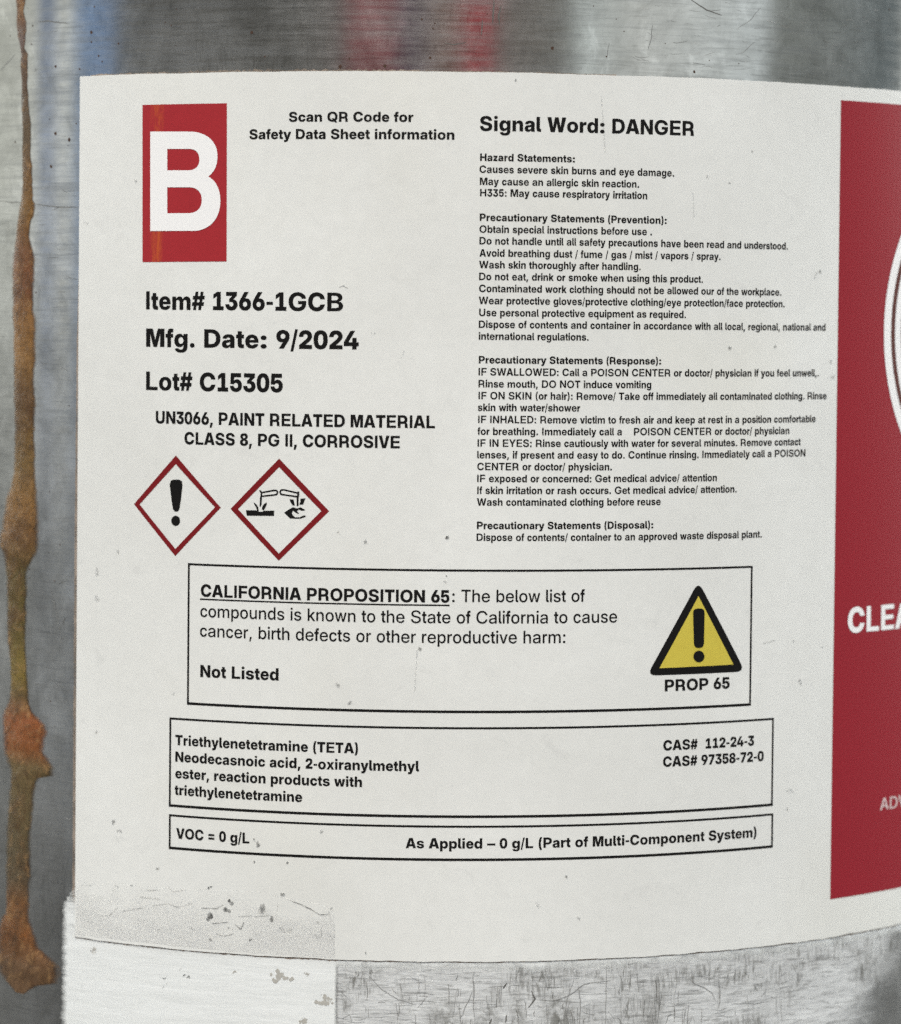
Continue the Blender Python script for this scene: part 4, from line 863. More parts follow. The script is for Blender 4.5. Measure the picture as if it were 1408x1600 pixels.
3|646|319,-11 244,-3 179,19 126,54 86,100 60,156 51,219 179,219 184,184 198,154 219,129 247,111 280,99 318,96 356,100 389,111 417,130 437,155 450,186 455,223 450,258 437,289 415,314 384,333 345,345 299,349 213,349 213,437 393,617 393,619 91,619 91,728 551,728 551,628 316,397 316,423 395,423 462,406 514,375 553,331 577,278 584,218 576,154 550,99 510,53 457,18 392,-4
4|646|34,151 34,253 340,728 469,728 168,259 168,256 612,256 612,151;391,0 391,182 392,228 392,454 513,454 513,0
5|646|320,-10 251,-3 189,18 138,51 98,96 72,149 62,210 187,210 193,178 207,150 228,127 255,110 286,99 320,95 358,99 391,113 418,135 439,164 452,199 456,238 452,278 439,314 418,343 391,365 358,379 321,384 280,379 243,366 213,345 193,318 73,326 103,728 541,728 541,619 215,619 198,426 200,426 229,451 264,470 304,481 348,485 396,481 440,467 480,445 514,416 542,380 563,339 576,292 581,241 573,172 548,111 509,61 456,22 393,-2
6|646|325,-10 254,-3 192,20 140,57 100,107 75,167 67,237 73,293 91,351 123,414 169,486 336,728 473,728 236,389 211,389 223,407 239,425 260,441 285,454 315,463 350,466 414,459 470,437 515,403 550,357 572,300 579,235 571,167 546,107 507,58 456,21 395,-3;323,94 359,99 391,112 418,134 439,162 452,196 456,234 452,272 439,305 418,333 391,354 359,368 323,372 287,368 255,355 228,333 207,305 194,272 190,234 194,196 207,163 228,134 255,112 287,99
7|646|126,0 437,615 437,618 76,618 76,728 570,728 570,616 260,0
8|646|323,-11 248,-4 183,16 129,47 89,88 63,138 55,195 60,240 76,281 100,317 133,346 172,367 216,378 216,380 161,399 118,436 90,484 80,543 88,596 111,644 149,683 197,713 256,732 323,738 389,732 448,713 497,683 534,644 557,596 565,543 555,485 527,436 484,399 429,380 429,378 473,367 512,346 545,317 570,281 586,240 591,195 582,138 557,88 516,47 462,16 397,-4;323,89 361,92 394,103 421,120 442,143 455,171 459,204 454,237 441,266 420,290 393,308 360,320 323,324 285,320 252,309 225,290 204,266 190,237 186,204 190,171 203,143 223,121 251,103 284,92;323,423 355,427 383,437 406,453 424,475 435,501 439,531 435,561 424,587 407,608 384,624 355,634 323,637 290,634 261,624 238,608 221,587 210,561 206,531 210,501 221,475 238,453 262,437 290,427
9|646|321,738 391,730 453,707 506,670 545,621 571,560 579,491 573,434 554,376 522,314 476,242 310,0 172,0 410,338 435,338 422,320 406,303 386,286 361,273 331,265 295,262 232,269 176,290 130,325 96,371 74,427 67,493 75,561 99,620 138,670 189,707 251,730;323,633 287,629 254,615 227,593 207,565 194,532 189,494 194,456 207,423 227,394 254,373 287,360 323,355 359,360 391,373 418,394 438,422 451,456 455,493 451,531 438,565 418,593 391,615 359,629
#|627|334,0 454,728 549,728 429,0;6,190 22,285 579,285 563,190;79,0 198,728 293,728 174,0;48,442 64,538 621,538 605,442
:|269|136,-8 109,-3 87,12 71,35 66,62 71,89 87,112 109,127 136,132 163,127 186,112 201,89 206,62 201,35 186,12 163,-3;136,368 109,373 87,388 71,411 66,438 71,465 87,487 109,503 136,508 163,503 186,487 201,465 206,438 201,411 186,388 163,373
,|269|50,-160 92,106 202,106 126,-160
.|269|136,-8 109,-3 87,12 71,35 66,62 71,89 87,112 109,127 136,132 163,127 186,112 201,89 206,62 201,35 186,12 163,-3
-|646|484,345 484,254 161,254 161,345
/|352|341,762 106,-109 12,-109 246,762
(|391|125,292 129,376 141,462 159,548 183,630 213,704 246,768 347,768 324,718 304,667 286,613 263,531 246,449 235,369 232,292 235,225 244,158 260,89 282,17 300,-33 322,-85 347,-140 246,-140 218,-89 194,-37 173,16 156,71 139,144 128,218
)|391|44,-140 69,-85 91,-32 109,18 131,90 147,159 156,226 159,292 156,369 145,449 128,531 105,613 87,667 66,718 44,768 145,768 178,704 207,630 232,548 250,462 262,376 266,292 262,218 252,144 235,70 217,15 197,-38 173,-90 145,-140
=|646|96,349 96,442 550,442 550,349;96,131 96,224 550,224 550,131
–|500|500,345 500,254 0,254 0,345
"""

GLYPHS_BOLD = """
A|766|11,0 254,728 507,728 755,0 543,0 453,299 436,357 419,416 403,475 387,536 372,598 356,661 403,661 388,598 373,536 357,475 342,416 325,357 309,299 218,0;185,137 185,281 581,281 581,137
B|653|58,0 58,728 350,728 423,722 484,704 531,675 566,638 587,593 594,541 589,501 577,466 557,437 531,413 499,395 462,382 462,379 504,371 542,354 574,328 599,294 616,252 621,203 614,147 592,98 556,57 507,26 444,7 368,0;209,122 342,122 395,129 433,147 456,176 464,215 460,243 450,267 432,287 409,302 380,312 345,315 209,315;209,425 333,425 363,427 389,436 411,449 427,467 437,490 440,516 433,553 412,581 379,600 335,606 209,606
C|735|379,-11 315,-6 256,9 201,33 152,67 111,109 77,161 51,220 36,288 31,363 36,439 51,507 77,567 111,618 153,661 202,695 256,719 316,734 379,738 443,734 502,719 555,696 601,665 640,626 671,579 693,525 706,465 525,465 519,491 509,514 495,534 478,551 458,565 436,574 410,580 383,582 333,576 291,556 257,524 232,481 217,427 212,363 217,299 232,245 257,202 291,171 333,151 382,145 410,147 435,153 458,163 478,176 495,193 509,213 519,236 526,262 706,262 695,208 674,157 645,110 607,69 560,36 507,10 446,-6
D|713|320,0 127,0 127,145 312,145 372,150 421,168 459,198 486,240 503,295 508,364 503,432 486,488 459,530 420,560 371,577 310,583 124,583 124,728 320,728 391,723 454,708 512,683 561,650 603,608 636,558 661,500 675,435 680,364 675,292 661,228 636,170 603,120 562,78 512,44 455,20 391,5;224,728 224,0 52,0 52,728
E|609|58,0 58,728 568,728 568,597 213,597 213,431 541,431 541,303 213,303 213,131 569,131 569,0
F|588|54,0 54,728 559,728 559,589 220,589 220,413 533,413 533,278 220,278 220,0
G|744|382,-11 316,-6 255,10 200,35 152,70 111,113 78,165 54,225 39,290 34,363 39,438 54,505 80,565 114,617 155,660 204,694 258,719 317,733 380,738 441,734 498,720 549,698 595,668 634,631 665,588 687,540 699,486 532,486 524,510 513,531 499,549 481,565 461,577 438,586 412,592 384,594 331,587 286,567 250,533 223,488 206,431 201,364 206,297 223,240 250,194 286,161 332,140 385,134 431,138 471,151 502,172 526,200 540,234 545,274 580,270 394,270 394,393 705,393 705,297 694,210 663,134 632,92 594,56 550,27 471,-1
H|734|50,0 50,728 228,728 228,445 506,445 506,728 684,728 684,0 506,0 506,297 228,297 228,0
I|468|26,0 26,159 134,159 134,568 26,568 26,728 442,728 442,568 334,568 334,159 442,159 442,0
K|720|180,137 180,323 203,359 226,392 249,425 274,458 300,492 329,528 491,728 697,728 392,363 377,366;52,0 52,728 225,728 225,548 223,352 225,268 225,0;506,0 309,312 415,442 708,0
L|562|57,0 57,728 214,728 214,132 534,132 534,0
M|939|43,0 43,728 350,728 415,500 424,467 434,426 446,379 457,330 468,281 478,234 486,191 493,156 447,156 454,191 462,234 472,281 483,330 494,379 505,426 515,467 524,500 588,728 896,728 896,0 697,0 697,281 697,310 698,346 699,389 701,435 702,483 704,532 704,579 705,622 722,622 712,577 701,530 689,481 677,434 666,389 655,347 645,311 636,281 552,0 388,0 302,281 293,311 283,347 272,389 260,434 247,481 235,530 224,577 213,622 234,622 234,579 235,532 236,483 238,435 239,389 241,346 241,310 242,281 242,0
N|748|48,0 48,728 242,728 437,412 453,385 471,354 489,320 508,282 527,242 545,201 525,173 523,214 520,260 518,308 517,355 515,396 515,430 515,728 700,728 700,0 506,0 326,290 307,323 286,359 265,397 243,440 219,486 194,537 223,544 226,493 229,443 231,396 232,354 233,318 233,290 233,0
O|758|379,-11 316,-6 257,9 203,33 154,67 113,110 79,162 53,221 38,288 33,363 38,439 53,506 79,566 113,618 154,660 203,694 257,719 316,733 379,738 442,733 501,719 555,694 604,660 645,618 679,566 705,506 720,439 725,363 720,288 705,221 679,161 645,110 604,67 555,33 501,9 442,-6;379,137 429,144 472,163 507,196 533,240 549,296 554,363 549,431 533,487 507,532 472,564 429,584 379,591 329,584 287,564 252,532 226,487 209,431 204,363 209,296 226,240 252,196 287,163 329,144
P|643|54,0 54,728 348,728 425,720 491,697 544,660 583,611 608,551 616,481 608,412 583,352 543,303 489,266 423,244 345,236 153,236 153,372 327,372 363,375 393,385 417,402 435,424 445,450 449,481 445,513 435,539 417,561 393,577 363,587 326,590 220,590 220,0
Q|762|320,258 457,258 520,178 593,93 717,-58 566,-58 482,44 430,112;379,-11 316,-6 257,9 203,33 154,67 113,110 79,161 53,221 38,288 33,363 38,439 53,506 79,566 113,618 154,660 203,694 257,719 316,733 379,738 442,733 501,719 555,694 604,660 645,618 679,566 705,506 720,439 725,363 720,288 705,221 679,161 645,110 604,67 555,33 501,9 442,-6;379,138 429,144 472,164 506,196 532,241 548,297 553,363 548,430 532,486 506,531 472,563 429,583 379,590 330,583 287,563 252,531 226,486 210,430 205,363 210,297 226,241 252,196 287,164 330,144
R|654|58,0 58,728 348,728 424,720 490,698 542,663 581,615 604,557 612,489 604,421 579,364 540,317 486,283 419,262 341,255 150,255 150,378 330,378 368,382 400,391 425,407 444,429 455,456 459,489 455,521 444,549 425,571 400,587 368,597 329,601 212,601 212,0;466,0 296,330 459,330 633,0
S|664|337,-11 249,-4 175,18 115,53 71,102 44,165 34,240 200,240 205,208 218,180 239,159 266,143 299,134 337,130 371,133 400,140 424,152 442,168 453,187 457,210 454,229 444,246 428,260 404,272 373,283 335,293 259,309 197,327 145,351 104,381 64,440 50,513 59,576 86,631 130,676 187,710 256,731 335,738 415,731 483,710 539,675 580,629 607,572 617,505 453,505 443,544 419,573 383,591 336,597 304,595 277,588 256,576 240,561 230,543 226,522 229,503 239,486 255,473 277,461 305,451 340,442 403,429 457,415 503,398 542,378 574,354 598,325 616,293 627,257 630,216 621,150 595,94 552,49 494,16 422,-4
T|668|23,565 23,728 645,728 645,565 432,565 432,0 236,0 236,565
U|715|357,-11 271,-2 196,23 135,63 90,116 61,181 51,257 51,728 221,728 221,271 225,234 238,202 259,175 286,155 319,142 357,138 396,142 429,155 456,175 477,202 490,234 494,271 494,728 663,728 663,257 654,181 625,116 579,63 518,23 444,-2
V|770|254,0 10,728 234,728 318,445 336,384 353,322 370,260 386,198 402,135 417,72 365,72 379,135 394,198 410,260 425,322 442,384 459,445 539,728 760,728 524,0
W|1057|203,0 10,728 231,728 289,445 300,391 309,334 319,277 328,219 337,162 346,108 302,108 312,162 322,219 332,277 343,334 354,391 365,445 430,728 627,728 692,445 703,391 714,334 725,277 735,219 745,162 755,108 711,108 720,162 729,219 738,277 747,334 757,391 768,445 826,728 1047,728 854,0 631,0 553,318 540,378 529,445 516,519 500,598 557,598 540,519 528,445 517,378 504,318 426,0
Y|750|281,0 281,250 10,728 242,728 347,516 360,489 372,461 384,432 395,401 366,401 377,432 388,461 399,489 411,516 509,728 740,728 477,250 477,0
a|582|204,-9 155,-5 112,8 77,29 49,60 32,99 27,147 31,188 42,222 61,249 85,271 115,288 149,301 187,309 227,314 269,318 301,322 325,328 341,336 351,347 354,361 354,363 352,377 346,389 336,399 322,406 306,410 286,412 266,410 249,405 234,398 222,387 214,374 210,359 45,367 57,416 81,458 117,492 164,517 222,533 291,538 344,535 392,526 433,511 468,490 496,464 516,433 529,398 533,358 533,0 360,0 360,74 357,74 340,48 319,27 296,11 269,0 238,-7;261,107 285,109 308,117 327,129 343,145 352,165 356,189 356,235 348,232 339,229 329,226 319,224 307,221 295,219 282,217 269,215 248,210 230,203 216,195 205,184 199,171 197,156 199,142 205,129 215,120 227,113 243,108
b|625|375,-10 340,-7 309,2 282,16 258,35 240,57 225,84 222,84 222,0 50,0 50,728 225,728 225,449 226,449 242,474 261,496 284,514 310,527 341,536 377,538 435,530 488,506 532,467 567,413 589,345 596,265 589,184 568,117 534,63 490,23 436,-2;321,128 349,132 373,145 393,165 407,192 415,226 418,265 415,304 407,337 393,364 373,385 349,397 321,401 292,397 267,385 247,364 231,337 222,304 219,265 222,226 231,192 247,165 267,145 292,132
c|586|302,-11 224,-2 157,24 102,65 62,120 36,187 28,264 36,341 62,408 102,463 157,504 224,530 302,539 355,535 402,523 445,505 482,480 512,450 535,414 551,373 559,327 388,316 384,334 378,350 371,364 361,376 350,386 337,393 322,397 305,398 278,394 255,383 237,363 224,337 215,304 213,264 215,225 224,192 237,165 255,145 278,133 305,129 322,131 337,135 350,142 361,152 371,164 379,179 384,195 388,214 559,203 552,157 537,116 514,79 483,48 447,23 404,4 355,-7
d|625|250,-10 189,-2 136,23 91,63 57,117 36,184 29,265 36,345 58,413 93,467 137,506 190,530 248,538 284,536 315,527 341,514 364,496 383,474 399,449 400,449 400,728 575,728 575,0 403,0 403,84 400,84 385,57 367,35 343,16 316,2 285,-7;304,128 333,132 358,145 378,165 394,192 403,226 406,265 403,304 394,337 378,364 358,385 333,397 304,401 276,397 252,385 232,364 218,337 210,304 207,265 210,226 218,192 233,165 252,145 276,132
e|589|302,-11 224,-2 157,23 102,64 62,119 36,186 28,264 36,340 62,407 102,462 156,504 221,530 297,539 354,534 405,520 451,496 489,465 521,426 544,379 559,326 564,267 564,220 86,220 86,325 478,325 393,304 391,334 382,359 369,380 351,395 328,404 300,407 273,404 250,395 231,380 218,359 210,334 207,305 207,226 210,194 219,168 234,147 254,131 278,122 307,119 328,121 347,125 363,132 377,142 388,155 396,169 559,158 541,111 512,70 472,36 423,10 365,-6
f|424|402,529 402,383 10,383 10,529;101,0 101,562 107,618 123,664 150,699 188,723 237,738 296,743 330,742 364,740 392,738 411,736 398,591 388,592 374,593 360,594 346,594 323,591 307,582 299,567 296,546 296,0
g|626|305,-213 234,-208 175,-193 127,-168 91,-136 65,-97 51,-53 212,-40 218,-54 228,-66 242,-77 260,-85 281,-89 305,-91 347,-85 378,-67 397,-36 403,7 403,93 397,93 383,67 364,46 342,28 315,16 284,8 250,6 189,13 136,37 91,74 58,126 36,191 29,268 36,347 58,414 93,467 137,506 190,530 248,538 284,535 315,527 342,513 366,494 385,472 400,448 403,448 403,529 576,529 576,23 568,-50 543,-110 502,-155 448,-188 382,-207;304,138 333,142 358,154 378,173 394,199 403,232 406,270 403,308 394,340 378,367 358,387 333,399 304,403 276,399 252,387 233,367 219,340 210,308 207,270 210,231 219,199 233,173 252,154 276,142
h|618|222,294 222,0 50,0 50,728 221,728 221,391 201,391 229,451 267,498 319,528 385,538 438,532 483,514 519,483 546,443 562,393 568,334 568,0 396,0 396,300 390,340 373,370 347,388 311,394 286,391 264,383 246,369 233,349 225,324
i|266|53,0 53,529 213,529 213,0;133,589 99,595 71,613 52,639 45,670 52,702 71,728 99,745 133,751 167,745 195,728 214,702 220,670 214,639 195,613 167,595
k|587|212,131 212,347 235,347 379,529 586,529 362,254 313,254;48,0 48,728 231,728 231,0;384,0 250,213 369,342 593,0
l|322|242,-1 153,8 92,37 57,86 45,159 45,728 241,728 241,178 244,163 250,152 262,146 277,144 284,144 290,144 296,144 300,145 313,5 298,3 282,1 263,-1
m|919|49,0 49,529 216,529 221,398 211,398 227,443 249,478 276,505 307,524 342,535 378,539 432,530 476,503 510,457 531,392 514,392 529,438 552,475 582,503 616,523 654,535 695,539 743,533 785,516 820,489 847,453 864,408 869,355 869,0 692,0 692,313 687,348 672,374 648,390 618,395 597,393 579,385 564,373 553,356 546,336 544,312 544,0 375,0 375,315 370,348 355,374 331,390 301,395 281,393 262,385 247,373 236,356 229,335 226,310 226,0
n|618|222,294 222,0 50,0 50,529 216,529 218,391 201,391 229,451 267,498 319,528 385,538 438,532 483,514 519,483 545,443 562,393 567,334 567,0 396,0 396,300 390,340 373,370 347,388 311,394 286,391 264,383 246,369 233,349 225,324
o|604|302,-11 225,-3 158,23 104,64 64,119 39,186 30,264 39,341 64,408 104,463 158,504 225,530 302,539 379,530 446,504 500,463 540,408 565,341 573,264 565,186 540,119 500,64 446,23 379,-3;302,119 331,124 356,137 377,158 392,187 401,222 405,264 401,306 392,341 377,370 356,391 331,404 302,408 273,404 247,391 227,370 212,341 202,306 199,264 202,222 212,187 227,158 247,137 273,124
p|625|50,-204 50,529 222,529 222,450 226,450 241,474 260,496 283,514 310,527 341,536 377,538 435,530 488,506 532,467 567,413 589,345 596,265 589,184 568,117 534,63 490,23 436,-2 375,-10 340,-7 309,2 283,16 260,34 241,56 227,82 225,82 225,-204;321,128 349,132 373,145 393,165 407,192 415,226 418,265 415,304 407,337 393,364 373,385 349,397 321,401 292,397 267,385 247,364 231,337 222,304 219,265 222,226 231,192 247,165 267,145 292,132
q|625|575,-204 400,-204 400,82 398,82 384,56 365,34 342,16 316,2 285,-7 250,-10 189,-2 136,23 91,63 57,117 36,184 29,265 36,345 58,413 93,467 137,506 190,530 248,538 284,536 315,527 342,514 365,496 384,474 399,450 403,450 403,529 575,529;304,128 333,132 358,145 378,165 394,192 403,226 406,265 403,304 394,337 378,364 358,385 333,397 304,401 276,397 252,385 232,364 218,337 210,304 207,265 210,226 218,192 233,165 252,145 276,132
r|417|48,0 48,529 227,529 227,432 231,432 249,478 276,509 312,527 356,533 369,532 382,532 393,531 405,529 405,375 391,377 373,379 353,379 335,380 307,376 282,366 261,350 246,328 236,301 233,270 233,0
s|553|279,-12 213,-6 154,9 105,34 67,69 40,111 27,161 188,172 199,144 218,123 245,110 281,105 312,108 336,118 351,132 356,151 352,167 340,179 320,189 292,197 198,214 129,235 79,268 49,312 39,368 46,417 68,459 102,492 149,517 207,533 274,538 340,533 396,518 442,493 478,461 501,420 513,372 361,362 353,386 335,406 310,418 279,422 249,419 227,410 212,395 207,377 210,362 221,349 239,339 265,331 369,312 439,292 488,262 517,221 527,169 519,118 496,74 458,38 408,11 348,-6
t|410|385,529 385,383 10,383 10,529;89,665 285,665 285,183 287,165 294,154 306,147 326,145 339,145 356,146 372,147 382,148 392,3 368,0 339,-2 309,-3 279,-4 195,6 135,35 100,85 89,156
u|618|233,-9 180,-3 135,16 99,46 72,86 56,136 50,195 50,529 222,529 222,229 228,189 245,160 272,141 307,135 332,138 354,146 371,160 385,180 393,205 396,236 396,529 568,529 568,0 401,0 400,138 417,138 389,78 351,31 299,1
v|604|192,0 3,529 201,529 270,293 285,239 298,185 311,130 324,72 286,72 298,130 311,185 324,239 338,293 406,529 602,529 412,0
w|876|156,0 -2,529 204,529 235,375 248,315 260,252 272,187 283,120 261,120 274,187 289,253 303,315 317,375 353,529 523,529 558,375 572,315 586,252 601,187 614,120 593,120 603,187 615,252 626,315 638,375 668,529 877,529 719,0 518,0 465,180 458,207 450,237 443,270 436,302 429,334 422,363 453,363 446,334 439,302 432,270 425,237 418,207 410,180 357,0
x|573|7,0 213,320 211,223 19,529 207,529 243,464 263,426 281,389 298,352 315,316 261,316 279,352 297,389 316,426 336,464 373,529 558,529 360,223 363,320 566,0 378,0 336,74 316,111 297,148 279,185 261,220 310,220 292,185 275,148 256,111 236,74 194,0
y|607|57,-198 76,-57 130,-59 152,-61 170,-59 183,-53 193,-43 200,-30 202,-14 202,0 2,529 202,529 271,293 286,240 299,186 311,130 323,73 277,73 290,130 303,186 318,240 333,293 407,529 604,529 382,-60 363,-104 339,-140 310,-168 275,-189 233,-202 182,-206 150,-205 117,-204 86,-201
z|574|51,0 51,118 287,378 287,380 55,380 55,529 516,529 516,402 293,150 293,148 522,148 522,0
0|645|322,-11 230,0 154,34 113,68 80,111 54,163 35,222 24,289 20,363 24,438 35,505 54,564 80,616 113,659 154,693 230,727 322,738 415,727 490,693 531,659 565,616 591,564 610,505 621,438 624,363 621,289 610,222 591,163 565,111 532,68 491,34 415,0;322,147 357,153 385,171 405,202 419,244 428,298 430,363 428,429 419,484 405,526 385,556 357,575 322,581 288,575 260,556 239,526 225,484 217,429 214,363 217,298 225,244 239,202 260,171 288,153
1|645|76,0 76,157 589,157 589,0;450,728 450,0 254,0 254,553 251,553 90,450 90,618 262,728
2|645|48,0 48,142 320,364 343,383 365,402 384,423 399,444 408,469 412,496 409,521 400,542 386,560 368,573 346,581 320,584 294,581 270,571 251,556 236,535 227,508 224,476 38,476 46,552 72,616 114,668 170,707 240,730 321,738 399,731 468,711 524,677 566,631 593,575 602,510 597,463 583,419 558,377 523,334 477,288 419,238 323,160 323,157 606,157 606,0
3|645|318,-11 230,-2 156,23 99,63 57,113 31,173 22,237 216,237 220,212 230,189 245,170 266,156 290,147 317,144 344,147 368,156 387,170 401,189 410,212 413,238 410,262 400,283 384,301 363,314 337,323 308,326 206,326 206,439 351,567 351,569 58,569 58,728 582,728 582,581 346,379 346,423 425,425 492,410 544,380 583,338 607,286 615,226 605,159 577,102 532,54 472,19 400,-3
4|645|9,128 9,282 288,728 482,728 206,283 206,280 636,280 636,128;363,0 363,175 367,243 367,454 549,454 549,0
5|645|319,-11 240,-3 171,19 114,54 70,102 41,161 30,229 220,229 223,204 233,182 249,164 269,150 293,141 320,139 348,142 372,152 392,168 408,189 417,214 421,244 417,274 408,301 392,322 372,338 348,348 320,352 287,348 259,336 236,317 222,293 44,308 68,728 566,728 566,569 239,569 228,433 230,433 254,457 287,476 327,488 371,492 418,487 463,474 504,452 540,423 569,387 592,346 606,300 611,250 602,178 575,115 531,62 473,23 402,-2
6|645|328,-10 249,-2 179,21 119,57 73,107 44,169 34,242 40,302 57,359 84,415 119,473 291,728 495,728 281,410 223,410 236,425 253,440 276,454 303,466 336,474 374,477 441,470 499,449 546,415 581,370 603,313 611,246 602,174 574,112 531,61 474,22 406,-2;323,140 351,144 375,153 396,169 411,190 421,215 424,243 421,271 411,296 396,317 375,333 351,343 323,346 296,343 271,333 251,317 235,296 226,271 222,243 226,215 235,190 251,169 271,153 296,144
7|645|102,0 387,563 387,566 52,566 52,728 592,728 592,569 305,0
8|645|322,-11 238,-4 164,16 103,47 58,89 29,140 19,197 25,243 42,283 70,317 106,344 150,364 201,376 201,378 137,397 86,432 54,481 43,540 52,595 79,643 121,683 177,713 245,732 322,738 400,732 468,713 524,684 566,644 592,596 601,540 590,480 558,432 508,397 443,378 443,376 494,364 538,344 575,317 602,283 620,243 625,197 616,140 587,89 541,47 480,16 406,-4;322,125 348,128 372,136 391,150 406,168 415,190 418,214 415,238 406,259 391,276 372,290 348,298 322,301 296,298 273,290 253,276 239,259 229,238 226,214 229,190 239,168 253,150 273,136 296,128;322,440 346,443 367,450 384,462 397,478 405,497 408,519 405,541 397,560 384,575 367,587 346,594 322,597 298,594 277,587 260,575 248,560 239,541 237,519 239,497 248,478 260,462 277,450 298,443
9|645|317,737 395,730 466,707 525,670 571,620 601,559 611,486 605,426 588,368 561,312 526,255 354,0 149,0 364,317 421,317 409,303 392,288 369,274 342,262 309,254 271,251 204,258 146,279 99,312 63,358 41,415 34,481 43,553 70,616 113,667 171,705 239,729;322,587 294,584 269,574 249,558 233,538 223,513 220,484 223,456 233,431 249,410 269,395 294,385 322,381 349,385 373,395 394,410 409,431 419,456 422,484 419,513 409,538 394,558 373,574 349,584
#|653|324,0 443,728 586,728 465,0;2,166 26,309 611,309 586,166;68,0 187,728 330,728 211,0;43,419 67,562 652,562 627,419
:|269|135,-10 99,-3 70,17 49,46 43,82 49,117 70,147 99,167 135,173 170,167 200,147 220,117 227,82 220,46 200,17 170,-3;135,326 99,332 70,352 49,382 43,417 49,453 70,482 99,502 135,509 170,502 200,482 220,453 227,417 220,382 200,352 170,332
,|269|25,-177 62,120 224,120 139,-177
.|269|135,-10 99,-3 70,17 49,46 43,82 49,117 70,147 99,167 135,173 170,167 200,147 220,117 227,82 220,46 200,17 170,-3
-|645|490,353 490,222 155,222 155,353
/|388|384,762 150,-109 4,-109 239,762
(|391|76,292 80,378 91,465 109,551 133,632 162,706 194,768 353,768 324,694 298,616 277,535 261,453 251,371 248,292 251,225 259,158 274,91 294,20 311,-30 331,-84 353,-140 194,-140 167,-91 143,-40 123,13 106,67 89,141 79,216
)|391|37,-140 60,-84 80,-30 97,20 117,91 132,159 140,225 143,292 140,371 130,453 114,535 93,616 67,694 37,768 196,768 229,706 258,632 282,551 300,465 311,378 315,292 311,216 301,141 284,67 268,13 247,-40 224,-91 196,-140
=|645|70,345 70,484 575,484 575,345;70,102 70,242 575,242 575,102
–|500|500,353 500,222 0,222 0,353
"""

